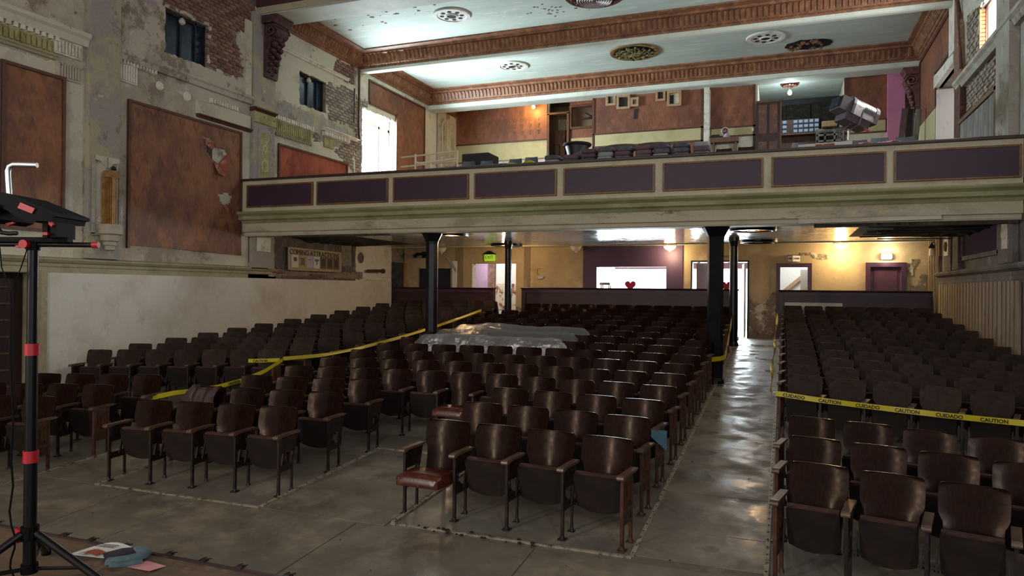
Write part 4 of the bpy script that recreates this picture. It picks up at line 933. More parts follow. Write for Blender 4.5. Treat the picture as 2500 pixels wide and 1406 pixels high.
m = MB(); m.add([(-2.2, 22.5, 8.42), (XR, 22.5, 8.42), (XR, 26.6, 8.44), (-2.2, 26.6, 8.44), (-2.2, 22.5, 8.52), (XR, 22.5, 8.52), (XR, 26.6, 8.54), (-2.2, 26.6, 8.54)], [(0, 1, 2, 3), (7, 6, 5, 4), (0, 4, 5, 1), (1, 5, 6, 2), (2, 6, 7, 3), (3, 7, 4, 0)]); st(m.build('ceiling_recess', M['ceiling_paint']))
m = MB(); m.box(XL, -2.2, 22.5, 24.3, 8.80, 8.95); st(m.build('ceiling_rear', M['ceiling_paint']))
m = MB(); m.box(-.9, 1.7, 25.15, 25.25, 5.4, 8.5); st(m.build('wall_recess', M['window_frame_dark']))
for a, b, z1, lb_ in ((-.78, -.05, 8.18, 'dark speckled acoustic board half hidden by the leaning door'), (-.04, .72, 8.22, 'dark speckled acoustic board above the film cans'), (.75, 1.48, 8.25, 'dark speckled acoustic board behind the rewind bench')):
    m = MB(); m.box(a + .01, b - .01, 24.98, 25.05, 5.935, z1); tag(rebase(m.build('acoustic_board', M['acoustic_dark'])), lb_, 'board', 'acoustic boards in the recess')
m = MB(); m.box(1.58, 2.66, 22.7, 22.85, 5.4, 8.4); FP[0] = st(m.build('wall_panel_bay', M['damask_brown'])); fpart('dado', 'dado_cream', 1.64, 2.62, 6.72, 7.03, 22.67, 22.71); fpart('dado_rail', 'panel_frame', 1.58, 2.66, 7.03, 7.08, 22.66, 22.71); fpart('dado_rail', 'panel_frame', 1.58, 2.66, 6.67, 6.72, 22.66, 22.71); fpart('plaster_base', 'plaster_cream', 1.58, 2.66, 5.4, 6.67, 22.68, 22.71); fpart('corner_bead', 'panel_frame', 1.55, 1.61, 5.4, 8.4, 22.66, 22.71)
t = MB().box(2.66, 3.09, 22.55, 22.95, 5.4, 8.42).build('pillar', M['pink_pillar']); tag(rebase(t), 'square pink pillar at the back of the balcony', 'pillar')
m = MB(); m.box(3.09, XR, 23.2, 23.3, 5.4, 8.5); st(m.build('wall_gap', M['brick_b']))
lay = [(3.1 + .0, 6.9)]
m = MB(); m.box(XL + .03, XL + .10, 22.6, 24.05, 5.5, 8.42); m.build('corner_panel', M['plaster_left'], br)
m = MB()
for yy0 in (22.85, 23.45):
    pts = [(XL + .11, yy0, 6.9), (XL + .11, yy0, 7.9)] + [(XL + .11, yy0 + .22 - .22 * math.cos(a), 7.9 + .25 * math.sin(a)) for a in (.5, 1.0, 1.57, 2.1, 2.7)] + [(XL + .11, yy0 + .44, 7.9), (XL + .11, yy0 + .44, 6.9)]
    m.tube(pts, .02, 6)
m.build('arch_moulding', M['plaster_cream'], br)
# ------------------------------------------------------------------ theatre seats
def back_mesh(key, w0):
    rows = [(.37, .80), (.44, .82), (.52, .83), (.575, .85), (.605, .93), (.635, .985), (.69, 1.0), (.77, 1.0), (.802, .985), (.820, .95), (.829, .905), (.832, .86)]
    zs = [r[0] for r in rows]; hw = [r[1] * w0 / 2 for r in rows]; nu = 8
    def fn(u, v):
        k = min(int(round(v * (len(rows) - 1))), len(rows) - 1); s = 2 * u - 1
        return (s * hw[k], .262 + .235 * (zs[k] - .36) + .030 * (1 - s * s) - (.02 if zs[k] < .5 else 0) * 0, zs[k])
    return MB().sheet(fn, nu, len(rows) - 1, (0, .014, 0)).mesh('backrest', M[key], smooth=50)
def seat_up_mesh(w0):
    # plywood pan of the folded seat, curved lower edge
    m = MB(); n = 8
    def fn(u, v):
        s = 2 * u - 1; hwid = w0 / 2 * (.97 if v > .15 else .93); bot = .215 + .045 * s * s; z = bot + (.545 - bot) * v
        return (s * hwid, .165 - .085 * v + .012 * (1 - s * s) - .05 * (1 - v) ** 2 * 0, z)
    return m.sheet(fn, n, 6, (0, .018, 0)).mesh('seat', M['seat_pan'], smooth=50)
def cushion_up_mesh(w0):
    m = MB()
    def fn(u, v):
        s = 2 * u - 1; bot = .25 + .03 * s * s; z = bot + (.562 - bot) * v
        return (s * w0 / 2 * .955, .187 - .085 * v, z)
    return m.sheet(fn, 4, 3, (0, .05, .006)).mesh('cushion', M['cushion_edge'], smooth=40)
def hinge_mesh(s):
    m = MB(); m.cyl((s * .0, .16, .285), (s * .03, .16, .285), .022, n=8); m.obox((s * .012, .125, .36), .014, .022, .17, (-.22, 0, 0)); m.obox((s * .012, .15, .30), .012, .05, .03, (.3, 0, 0))
    return m.mesh('hinge', M['cast_iron'])
def frame_mesh():
    m = MB(); m.bbox(-.012, .012, -.014, .014, .0, .59, .004); m.obox((0, .22, .19), .02, .024, .38, (0, 0, 0)); m.obox((0, .262, .47), .02, .026, .26, (-.33, 0, 0))
    for y in (0, .22): m.box(-.032, .032, y - .035, y + .035, 0, .012); m.cyl((0, y, .01), (0, y, .045), .024, .014, n=8)
    m.box(-.007, .007, .0, .22, .235, .30); m.box(-.006, .006, .0, .28, .42, .585)
    return m.mesh('side_frame', M['cast_iron'])
def end_mesh():
    m = MB(); m.bbox(-.013, .013, -.018, .018, .0, .59, .004); m.bbox(-.013, .013, .205, .238, .0, .59, .004)
    for y in (0, .22): m.box(-.034, .034, y - .038, y + .038, 0, .012); m.cyl((0, y, .01), (0, y, .05), .026, .016, n=8)
    m.box(-.006, .006, .0, .22, .20, .585)
    for sx in (-1, 1):
        x0, x1 = (.006, .013) if sx > 0 else (-.013, -.006)
        m.box(x0, x1, .018, .205, .555, .585); m.box(x0, x1, .018, .205, .30, .325); m.box(x0, x1, .018, .205, .20, .215); m.box(x0, x1, .05, .06, .345, .535); m.box(x0, x1, .163, .173, .345, .535); m.box(x0, x1, .05, .173, .345, .355); m.box(x0, x1, .05, .173, .525, .535)
        m.box(x0, x1 , .10, .125, .38, .50); m.box(x0, x1, .08, .14, .24, .275)
    return m.mesh('end_panel', M['end_iron'])
def arm_mesh():
    prof = [(-.075, .592), (-.07, .580), (-.04, .578), (.02, .590), (.30, .592), (.335, .600), (.335, .617), (.30, .622), (.0, .622), (-.045, .624), (-.07, .615)]
    m = MB(); m.prism(prof, 'x', -.023, .023); k = MB(); k.prism([(y * .97 + .004, z - .004 if z > .6 else z + .003) for y, z in prof], 'x', -.030, .030)
    m.v += []; return k.mesh('armrest', M['arm_wood'])
ARM, FRM, END = arm_mesh(), frame_mesh(), end_mesh()
KIT = {}
for pw in (.525, .510, .487, .474):
    w0 = pw - .055
    KIT[pw] = dict(g=back_mesh('seat_wood', w0), d=back_mesh('seat_dusty', w0), seat=seat_up_mesh(w0 - .045), cush=cushion_up_mesh(w0 - .05), h1=hinge_mesh(-1), h2=hinge_mesh(1), w=w0)
# lowered upholstered seat
def seat_down_mesh(w0):
    m = MB()
    def fn(u, v):
        s = 2 * u - 1; q = 2 * v - 1; e = max(0, 1 - abs(s) ** 4) * max(0, 1 - abs(q) ** 4)
        return (s * w0 / 2 * (1 - .03 * q * q), .02 + .17 * q - .06, .405 + .045 * e ** .5)
    m.sheet(fn, 10, 8, (0, 0, -.075)); return m.mesh('cushion', M['seat_leather'], smooth=60)
SEATDN = seat_down_mesh(.44)
ORD = ['first', 'second', 'third', 'fourth', 'fifth', 'sixth', 'seventh', 'eighth', 'ninth', 'tenth', 'eleventh', 'twelfth', 'thirteenth', 'fourteenth', 'fifteenth', 'sixteenth']
def kcurve(base):
    return .024 if base < 14 else max(.004, .024 - .020 * (base - 14) / 5)
def ycurve(base, x): return base - kcurve(base) * (x + 3.9) ** 2 + .0
spots = []     # (x, y, rz, pitch, material key, label, group, left_side, right_side)
def row(base, x0, n, pw, key, rowname, blockname, aisle, from_right, grp, left='frame', right='frame', skip=(), offset=0):
    idx = [i for i in range(n) if i not in skip]
    for i in idx:
        x = x0 + pw * (i + .5); y = ycurve(base, x); rz = math.atan(-2 * kcurve(base) * (x + 3.9))
        num = (n - 1 - i if from_right else i) + offset
        lab = 'folding theatre seat, %s from %s, %s row %s' % (ORD[num], aisle, rowname, blockname)
        ls = left if (i == idx[0] or (i - 1) in skip) else None
        if (i - 1) in skip and i != 0: ls = 'frame'
        rs = right if i == n - 1 else 'frame'
        spots.append([x, y, rz, pw, key, lab, grp, ls, rs])
# middle block
X0 = -6.985 + .02
for r in range(16):
    base = 5.95 + .84 * r
    nm = ORD[r]
    if r < 3:
        row(base, -6.86, 4, .525, 'g', nm, 'of the middle block', 'the taped aisle', False, 'seats of the middle block', left='frame', right='frame')
        row(base, -3.32, 4, .525, 'g', nm, 'of the middle block', 'the open aisle', True, 'seats of the middle block', left='frame', right='end')
    else:
        row(base, -1.22 - .510 * 11 + .02, 11, .510, 'g', nm, 'of the middle block', 'the open aisle', True, 'seats of the middle block', left='frame', right='end')
# block beside the batten wall
for r, base in enumerate([5.95, 6.76, 7.55] + [9.92 + .835 * k for k in range(12)]):
    row(base, -.055, 7, .474, 'g' if r < 3 else 'd', ORD[r], 'beside the batten wall', 'the open aisle', False, 'seats beside the batten wall', left='end', right='frame')
# block beside the white wall
for r, base in enumerate([5.93, 6.70, 7.45] + [9.94 + .832 * k for k in range(12)]):
    row(base, -11.22, 7, .487, 'd' if r > 2 else 'g', ORD[r], 'beside the white wall', 'the taped aisle', True, 'seats beside the white wall', left='frame', right='end')
spots = [s for s in spots if not (s[6] == 'seats beside the white wall' and s[1] < 8 and s[0] < -9.6)]
# keep clear of the iron columns, drop what the frame cannot show
spots = [s for s in spots if min((s[0] - cx) ** 2 + (s[1] + .2 - cy) ** 2 for cx, cy in ((-1.165, 13.3), (-6.845, 13.3), (-1.135, 17.75), (-6.865, 17.75))) > .21]
def scr(x, y, z):
    p = Vector((x, y, z)) - EYE; d = p.dot(fw); return (1250 + 1750 * p.dot(r2) / d, 703 - 1750 * p.dot(u2) / d)
def shown(s):
    a = scr(s[0] - .3, s[1] + .3, zf(s[1]) + .8)[0]; b = scr(s[0] + .3, s[1] + .3, zf(s[1]) + .8)[0]; t = scr(s[0], s[1] + .3, zf(s[1]) + .83)[1]
    return b > -20 and a < 2520 and t < 1420
hidden = [s for s in spots if not shown(s) and s[1] < 12]
spots = [s for s in spots if shown(s)]
spots.sort(key=lambda s: (Vector((s[0], s[1], .5)) - EYE).length)
DOWN = []      # the two seats left open
def near(x, y): return min(range(len(spots)), key=lambda i: (spots[i][0] - x) ** 2 + (spots[i][1] - y) ** 2)
DOWN = {near(-3.06, 5.93), near(-4.15, 8.45)}
def seat_parts(s, down):
    K = KIT[s[3]]; hp = s[3] / 2; ps = [('backrest', K['d' if s[4] == 'd' else 'g'], (0, 0, 0), None)]
    if down: ps += [('seat', SEATDN, (0, -.02, 0), None)]
    else: ps += [('seat', K['seat'], (0, 0, 0), None), ('cushion', K['cush'], (0, 0, 0), 'seat')]
    ps += [('hinge', K['h1'], (-(K['w'] - .045) / 2 , 0, 0), None), ('hinge', K['h2'], ((K['w'] - .045) / 2, 0, 0), None)]
    for side, x in ((s[7], -hp), (s[8], hp)):
        if side: ps += [('side_frame' if side == 'frame' else 'end_panel', FRM if side == 'frame' else END, (x, 0, 0), None), ('armrest', ARM, (x, 0, 0), None)]
    return ps
seats = []
for i, s in enumerate(spots[:300]):
    e = empty('theatre_seat', (s[0], s[1], zf(s[1]) - .0), s[2], s[5], 'seat', s[6])
    if i in DOWN: e['label'] = s[5].replace('folding theatre seat', 'lowered leather theatre seat')
    e['label'] = e['label'].replace(', ', ' ', 0); tilt = random.uniform(-.012, .012); sub = {}
    for name, me, loc, par in seat_parts(s, i in DOWN):
        o = put(name, me, sub.get(par, e), loc)
        if name == 'backrest': o.rotation_euler = (tilt, 0, 0)
        if name == 'seat': sub['seat'] = o
    seats.append(e)
# the farthest seats, hidden for the most part, as one object
for oname, group_spots, olab in (('far_theatre_seats', spots[300:], 'last rows of dark folding theatre seats before the partitions'), ('side_theatre_seats', hidden, 'folding theatre seats at the wall ends of the front rows')):
  vs_, fs_, mi_, mats_ = [], [], [], []
  for s in group_spots:
      Mx = Matrix.Translation((s[0], s[1], zf(s[1]))) @ Matrix.Rotation(s[2], 4, 'Z')
      for name, me, loc, par in seat_parts(s, False):
          if name == 'hinge': continue
          b = len(vs_); T = Mx @ Matrix.Translation(loc); mt = me.materials[0]
          if mt not in mats_: mats_.append(mt)
          vs_ += [tuple(T @ v.co) for v in me.vertices]
          for p in me.polygons: fs_.append(tuple(b + k for k in p.vertices)); mi_.append(mats_.index(mt))
  if vs_:
      me = bpy.data.meshes.new(oname); me.from_pydata(vs_, [], fs_)
      for mt in mats_: me.materials.append(mt)
      me.polygons.foreach_set('material_index', mi_); me.polygons.foreach_set('use_smooth', [True] * len(fs_)); me.set_sharp_from_angle(angle=math.radians(45)); me.update()
      o = put(oname, me); tag(o, olab, 'seats', None, 'stuff')
print('seats', len(spots))
# ------------------------------------------------------------------ wall panels, fixtures of the upper hall
def wallpaper_panel(y0, y1, z0, z1, x, sgn, key, label, holes=(), sag=False, notch=None):
    t = empty('wall_panel', (x, (y0 + y1) / 2, z0), label=label, cat='wall panel')
    m = MB(); cs = .055; ny = max(2, round((y1 - y0) / cs)); nz = max(2, round((z1 - z0) / cs)); xf = x + sgn * .02
    def pos(i, j):
        u, v = i / ny, j / nz; y = y0 + (y1 - y0) * u; z = z0 + (z1 - z0) * v; d = .012 * mnoise.noise((y * .8, z * .8, 2))
        if sag:
            b = max(0, 1 - v / .28); z -= .05 * b * math.sin(math.pi * u) * 0 + .07 * b * max(0, (u - .3)) ; d += .09 * b * b * max(0, u - .25) * (1 + .5 * math.sin(7 * u))
        return (xf + sgn * d, y, z)
    ok = {}
    for i in range(ny):
        for j in range(nz):
            y = y0 + (i + .5) * (y1 - y0) / ny; z = z0 + (j + .5) * (z1 - z0) / nz; q = (y + .05 * mnoise.noise((y * 7, z * 7, 3)), z + .05 * mnoise.noise((y * 7, z * 7, 8)))
            bad = any(inpoly(q, h) for h in holes) or (notch and notch[0] < y < notch[1] and z < notch[2]); ok[i, j] = not bad
    for (i, j), k in ok.items():
        if k: m.add([pos(i, j), pos(i + 1, j), pos(i + 1, j + 1), pos(i, j + 1)], [(0, 1, 2, 3)])
    weld(m).build('fabric', M[key], t, smooth=60)
    # edge strips
    fr = [(y0 - .05, y0, z0 - .05, z1 + .05), (y1, y1 + .05, z0 - .05, z1 + .05), (y0, y1, z1, z1 + .05)]
    if not sag: fr.append((y0, y1, z0 - .05, z0))
    if notch: fr = [(y0 - .05, y0, notch[2], z1 + .05), (y1, y1 + .05, z0, z1 + .05), (y0, y1, z1, z1 + .05), (notch[1] - .05, notch[1], z0, notch[2]), (y0, notch[1], notch[2] - .05, notch[2])]
    for a, b, c, d in fr:
        q = MB(); e0, e1 = sorted((x - sgn * .02, x + sgn * .05)); q.box(e0, e1, a, b, c, d); q.build('panel_frame', M['panel_frame'], t)
    return t
WX = -11.50
wallpaper_panel(6.9, 7.55, 3.05, 5.58, WX, 1, 'damask_red', 'narrow strip of red damask wallpaper panel beyond the wooden batten')
wallpaper_panel(7.66, 8.63, 3.05, 5.60, WX, 1, 'damask_red', 'red damask wallpaper panel behind the tripod work light')
pb = wallpaper_panel(9.98, 12.87, 2.88, 5.56, WX, 1, 'damask_red', 'large red damask wallpaper panel torn open near its upper corner',
    holes=[[(11.78, 5.30), (12.00, 5.28), (12.10, 5.12), (12.38, 5.16), (12.50, 5.02), (12.36, 4.80), (12.20, 4.62), (12.02, 4.86), (11.86, 5.05)], [(12.22, 4.12), (12.48, 4.20), (12.62, 4.12), (12.55, 3.95), (12.42, 3.86), (12.28, 4.0)]], sag=True)
for pts in ([(12.10, 4.66, .05), (12.34, 4.62, .10), (12.52, 5.05, .05), (12.44, 5.02, .03)], [(12.02, 4.84, .03), (12.14, 4.56, .09), (12.40, 4.50, .12), (12.34, 4.70, .05)], [(11.80, 5.28, .04), (11.98, 5.20, .10), (11.94, 5.02, .12), (11.82, 5.12, .05)], [(12.36, 3.88, .03), (12.42, 3.74, .09), (12.50, 3.86, .07), (12.46, 3.94, .03)]):
    m = MB(); a = [(WX + .02 + d, y, z) for y, z, d in pts]; b = [(WX + .012 + d, y, z) for y, z, d in pts]; m.add(a + b, [(0, 1, 2, 3), (7, 6, 5, 4), (0, 4, 5, 1), (1, 5, 6, 2), (2, 6, 7, 3), (3, 7, 4, 0)]); m.build('torn_flap', M['torn_paper'], pb)
m = MB(); m.box(WX - .01, WX + .012, 11.9, 12.05, 4.6, 5.25); m.build('batten_behind', M['wood_dark'], pb)
wallpaper_panel(14.22, 17.05, 4.1, 5.56, WX, 1, 'damask_bright', 'bright red wallpaper panel on the side wall above the balcony rail')
wallpaper_panel(18.22, 21.62, 4.4, 8.22, WX, 1, 'damask_brown', 'tall brown wallpaper panel beside the glaring balcony window', notch=(18.0, 19.80, 7.62))
wallpaper_panel(18.15, 21.86, 6.62, 8.30, XR, -1, 'damask_brown', 'brown wallpaper panel above the white balcony doorway', notch=(17.9, 19.72, 7.46))
m = MB(); m.box(XR - .03, XR + .02, 19.75, 21.8, 5.4, 6.60); m.build('dado', M['dado_cream'], wr)
# wallpaper of the rear balcony wall
m = MB(); m.box(XL + .14, -7.88, 23.99, 24.05, 7.45, 8.78); m.build('wallpaper_wall', M['damask_brown'], br)
# stencilled fern sprigs on that wallpaper
sp = MB()
for r in range(4):
    for c in range(10):
        if random.random() < .12 or (r == 0 and c < 6): continue
        x = -10.9 + c * .30; z = 8.42 - r * .235
        sp.box(x - .006, x + .006, 23.975, 23.99, z - .075, z + .075)
        for a in (-1, 1):
            for dz, ln in ((.05, .06), (.0, .075), (-.05, .05)): sp.obox((x + a * ln * .55, 23.983, z + dz + ln * .3), ln, .012, .014, (0, -a * .55, 0))
q = sp.build('stencilled_sprigs', M['frame_gold'], br); q['kind'] = 'stuff'

# wall sconce on the pilaster
sx, sy = -11.385, 9.40
t = empty('wall_sconce', (sx, sy, 2.66), label='fluted golden wall sconce with round stone base on the pilaster', cat='sconce')
m = MB(); m.box(sx, sx + .025, sy - .26, sy + .26, 3.05, 4.42); m.build('back_plate', M['plaster_left'], t)
m = MB()
for a, b in ((sy - .28, sy - .24), (sy + .24, sy + .28)): m.box(sx, sx + .045, a, b, 3.03, 4.42)
m.box(sx, sx + .045, sy - .28, sy + .28, 3.01, 3.05); m.build('plate_moulding', M['plaster_mauve'], t)
for s in (-1, 1):
    m = MB(); m.prism([(sy + s * .02, 4.22), (sy + s * .12, 4.32), (sy + s * .24, 4.34), (sy + s * .24, 4.42), (sy + s * .02, 4.42)], 'x', sx + .02, sx + .05); m.build('swag', M['plaster_cream'], t)
n = 23; pr = []
for i in range(n):
    a = math.pi * i / (n - 1) ; rr = .138 * (1.0 if i % 2 else .80); pr.append((sx + .03 + rr * math.sin(a), sy + .02 - rr * math.cos(a)))
m = MB(); m.prism(pr, 'z', 3.20, 4.06); m.build('fluted_shade', M['sconce_gold'], t)
m = MB(); m.prism([(sy - .11, 4.05), (sy + .15, 4.05), (sy + .16, 4.13), (sy + .11, 4.19), (sy - .07, 4.17)], 'x', sx + .03, sx + .15); m.build('crown', M['sconce_gold'], t)
m = MB(); m.lathe((sx + .12, sy + .06, 4.20), [(.02, -.02), (.05, .0), (.04, .04), (.01, .06)], 8); m.build('burnt_socket', M['ink_black'], t)
m = MB(); m.lathe((sx + .09, sy + .02, 0), [(.02, 2.66), (.03, 2.74), (.085, 2.76), (.085, 2.83), (.11, 2.84), (.11, 2.90), (.155, 2.92), (.16, 3.02), (.21, 3.04), (.215, 3.18), (.20, 3.21), (.12, 3.22)], 24); m.build('base', M['sconce_stone'], t, smooth=35)

# scroll corbels
def corbel(x, sgn, y0, y1, ztop, label, key):
    yc = (y0 + y1) / 2; t = empty('corbel', (x, yc, ztop - 1.4), label=label, cat='corbel'); hw = (y1 - y0) / 2 * .85
    m = MB(); m.prism([(x, ztop), (x + sgn * .42, ztop), (x + sgn * .42, ztop - .05), (x + sgn * .36, ztop - .10), (x + sgn * .34, ztop - .18), (x, ztop - .18)], 'y', yc - hw * 1.15, yc + hw * 1.15); m.build('abacus', M[key], t)
    m = MB(); m.prism([(x, ztop - .18), (x + sgn * .30, ztop - .18), (x + sgn * .26, ztop - .40), (x + sgn * .14, ztop - .70), (x + sgn * .09, ztop - 1.05), (x + sgn * .05, ztop - 1.38), (x, ztop - 1.40)], 'y', yc - hw * .8, yc + hw * .8); m.build('bracket_body', M[key], t)
    for s in (-1, 1):
        m = MB(); pts = []
        for i in range(22):
            a = i * .55; r = .155 - .0062 * i; pts.append((x + sgn * (.20 + r * math.cos(a)), yc + s * hw * .88, ztop - .34 + r * math.sin(a)))
        m.tube(pts, .034, 6); m.build('volute', M[key], t, smooth=True)
    m = MB(); m.cyl((x + sgn * .22, yc - hw * .8, ztop - .34), (x + sgn * .22, yc + hw * .8, ztop - .34), .15, n=14); m.build('scroll_drum', M[key], t, smooth=40)
    m = MB()
    for k in range(16):
        z = ztop - .52 - k * .052; d = .25 - .012 * k; yj = yc + hw * .50 * math.sin(k * 2.1); r = .085 - .003 * k
        m.lathe((x + sgn * d, yj, z), [(r * .3, -r), (r, -r * .3), (r, r * .3), (r * .3, r)], 7)
    m.build('carved_leaves', M[key], t, smooth=True)
    return t
corbel(-11.385, 1, 13.42, 14.05, 8.42, 'dark carved scroll corbel under the beam above the white wall', 'corbel_maroon')
corbel(XR, -1, 21.98, 22.5, 8.26, 'brown carved scroll corbel beside the pink pillar', 'corbel_brown')

# ---- ceiling fittings
def ring_mesh(m, c, r0, r1, h, n=36, drop=0):
    # flat ring on the ceiling: outer lip rounded, hanging down by h
    m.lathe((c[0], c[1], c[2]), [(r1, 0), (r1, -h * .5), (r1 * .97, -h), (r0 * 1.06, -h), (r0, -h * .6), (r0, 0)], n)
def vent(x, y, r, label):
    t = empty('ceiling_vent', (x, y, CEIL), label=label, cat='vent', group='white ceiling vents')
    z = CEIL; m = MB(); ring_mesh(m, (x, y, z), r * .74, r, .04); m.build('rim', M['vent_white'], t, smooth=35)
    m = MB(); m.lathe((x, y, z), [(r * .76, 0), (r * .76, -.025), (.001, -.025), (.001, 0)], 36); m.build('plate', M['vent_white'], t)
    m = MB(); m.lathe((x, y, z), [(r * .24, -.02), (r * .24, -.032), (.001, -.032), (.001, -.02)], 20); m.build('hole', M['hole_shade'], t)
    for k in range(8):
        a = 2 * math.pi * k / 8 + .2; m = MB(); cx, cy = x + r * .53 * math.cos(a), y + r * .53 * math.sin(a)
        m.lathe((cx, cy, z), [(r * .115, -.02), (r * .115, -.032), (.001, -.032), (.001, -.02)], 8); m.build('hole', M['hole_shade'], t)
    m = MB(); ring_mesh(m, (x, y, z - .02), r * .25, r * .31, .03, 24); m.build('collar', M['vent_white'], t, smooth=35)
vent(-7.72, 15.93, .47, 'round white ceiling vent nearest the carved corbel'); vent(-7.72, 20.15, .48, 'round white ceiling vent between the two fluted beams above the warm bulb'); vent(-.53, 20.12, .50, 'round white ceiling vent beside the broken ceiling hole')
def rosette(x, y, r, label, core, rim, z=CEIL, inner=None):
    t = empty('ceiling_rosette', (x, y, z), label=label, cat='rosette')
    m = MB(); ring_mesh(m, (x, y, z), r * .80, r, .04, 40); m.build('rim', M[rim], t, smooth=35)
    m = MB(); m.lathe((x, y, z), [(r * .82, 0), (r * .82, -.02), (.001, -.02), (.001, 0)], 32); m.build('backing', M['hole_shade'], t)
    m = MB()
    for k in range(14):
        a = 2 * math.pi * k / 14
        pts = [(x + r * q * math.cos(a + w_), y + r * q * math.sin(a + w_), z - .06 - .02 * math.sin(q * 9)) for q, w_ in ((.2, 0), (.35, .14), (.5, -.06), (.64, .12), (.78, .0))]
        m.tube(pts, .026, 5)
    for q in (.34, .58): m.tube([(x + r * q * math.cos(a), y + r * q * math.sin(a), z - .05) for a in [2 * math.pi * i / 24 for i in range(24)]], .022, 5, True)
    for k in range(30):
        a = random.uniform(0, 6.28); q = random.uniform(.25, .76); m.lathe((x + r * q * math.cos(a), y + r * q * math.sin(a), z - .055), [(.01, -.03), (.05, -.01), (.04, .02), (.01, .03)], 6)
    m.build('tracery', M[core], t, smooth=True)
    m = MB(); m.lathe((x, y, z), [(r * .22, -.02), (r * .20, -.07), (r * .1, -.10), (.001, -.10)], 16); m.build('boss', M[core], t, smooth=True)
    return t
rosette(-4.03, 20.12, .70, 'big gilded openwork ceiling rosette between the two fluted beams', 'rosette_gold', 'rosette_rim')
t = rosette(-4.12, 15.95, .70, 'big brown openwork ceiling rosette with a metal disc inside', 'rosette_brown', 'rosette_brown')
m = MB()
for k in range(7):
    q = .06 + .055 * k; m.tube([(-4.12 + q * math.cos(a), 15.95 + q * math.sin(a), CEIL - .13) for a in [2 * math.pi * i / 28 for i in range(28)]], .016, 5, True)
m.lathe((-4.12, 15.95, CEIL), [(.42, -.09), (.42, -.115), (.001, -.115), (.001, -.09)], 28); m.build('fan_grille', M['spot_silver'], t, smooth=True)
t = empty('ceiling_hole', (.55, 21.05, CEIL), label='ragged hole broken through the ceiling beside a white vent', cat='hole'); m = MB(); n = 26
rim = [(.55 + (.60 + .10 * mnoise.noise((i * .7, 1, 2))) * math.cos(2 * math.pi * i / n), 21.05 + (.40 + .10 * mnoise.noise((i * .7, 5, 2))) * math.sin(2 * math.pi * i / n)) for i in range(n)]
m.prism(rim, 'z', CEIL - .012, CEIL + .0); m.build('cavity', M['hole_shade'], t)  # flat black patch, the dark of the broken opening is its colour
m = MB()
for k in range(24):
    i = random.randrange(n); f = random.uniform(.45, 1.02); x = .55 + (rim[i][0] - .55) * f; y = 21.05 + (rim[i][1] - 21.05) * f; r = random.uniform(.03, .08)
    m.lathe((x, y, CEIL - .02), [(r * .3, -r * .8), (r, -r * .3), (r * .9, .01)], 6)
m.build('broken_plaster', M['stain_brown'], t)
m = MB(); n = 18; pl = [(-10.3 + (.42 + .12 * mnoise.noise((i * .8, 1, 9))) * math.cos(2 * math.pi * i / n), 19.95 + (.20 + .08 * mnoise.noise((i * .8, 4, 9))) * math.sin(2 * math.pi * i / n)) for i in range(n)]
m.prism(pl, 'z', CEIL - .006, CEIL + .002); m.build('bared_patch', M['plaster_left'], ceil)
fl_ = MB()
for k in range(60):
    x = -10.2 + random.gauss(1.0, .9); y = 14.9 + random.gauss(.2, .35) ; r = random.uniform(.02, .09)
    if XL + .5 < x < XR - .5 and 14.5 < y < 17.2:
        nn = 7; fl_.prism([(x + r * random.uniform(.4, 1) * math.cos(6.28 * i / nn), y + r * random.uniform(.3, .8) * math.sin(6.28 * i / nn)) for i in range(nn)], 'z', CEIL - .005, CEIL + .002)
for k in range(30):
    x = -5.2 + random.gauss(0, .4); y = 16.4 + random.gauss(0, .25); r = random.uniform(.02, .06); nn = 7
    fl_.prism([(x + r * random.uniform(.4, 1) * math.cos(6.28 * i / nn), y + r * random.uniform(.3, .8) * math.sin(6.28 * i / nn)) for i in range(nn)], 'z', CEIL - .005, CEIL + .002)
q = fl_.build('flaked_spots', M['stain_brown'], ceil); q['kind'] = 'stuff'
# light rose with cool bulb above the recess
zr = 8.36
t = rosette(.09, 22.95, .27, 'small brown ceiling rose with a bare cool bulb', 'rosette_brown', 'rosette_brown', zr)
m = MB(); m.cyl((.09, 22.95, zr - .20), (.09, 22.95, zr - .08), .03, n=8); m.build('socket', M['plaster_white'], t)
m = MB(); m.lathe((.09, 22.95, zr - .28), [(.001, -.065), (.035, -.055), (.062, -.01), (.05, .045), (.026, .08)], 14); m.build('bulb', M['lamp_cool'], t, smooth=True)
t = empty('pendant_bulb', (-8.30, 23.75, 8.45), label='bare warm bulb glowing on the brown wallpaper', cat='bulb')
m = MB(); m.cyl((-8.30, 23.75, 8.60), (-8.30, 23.75, 8.82), .025, n=8); m.build('socket', M['plaster_white'], t)
m = MB(); m.lathe((-8.30, 23.75, 8.54), [(.001, -.075), (.04, -.06), (.07, -.01), (.055, .05), (.028, .085)], 14); m.build('bulb', M['lamp_warm'], t, smooth=True)
def plamp(name, loc, power, col, r=.06):
    d = bpy.data.lights.new(name, 'POINT'); d.energy = power; d.color = col; d.shadow_soft_size = r; o = bpy.data.objects.new(name, d); C.objects.link(o); o.location = loc; return o
plamp('bulb_light', (-8.30, 23.62, 8.44), 60, (1, .62, .18)); plamp('bulb_light', (.09, 22.95, zr - .38), 40, (.86, .95, 1))

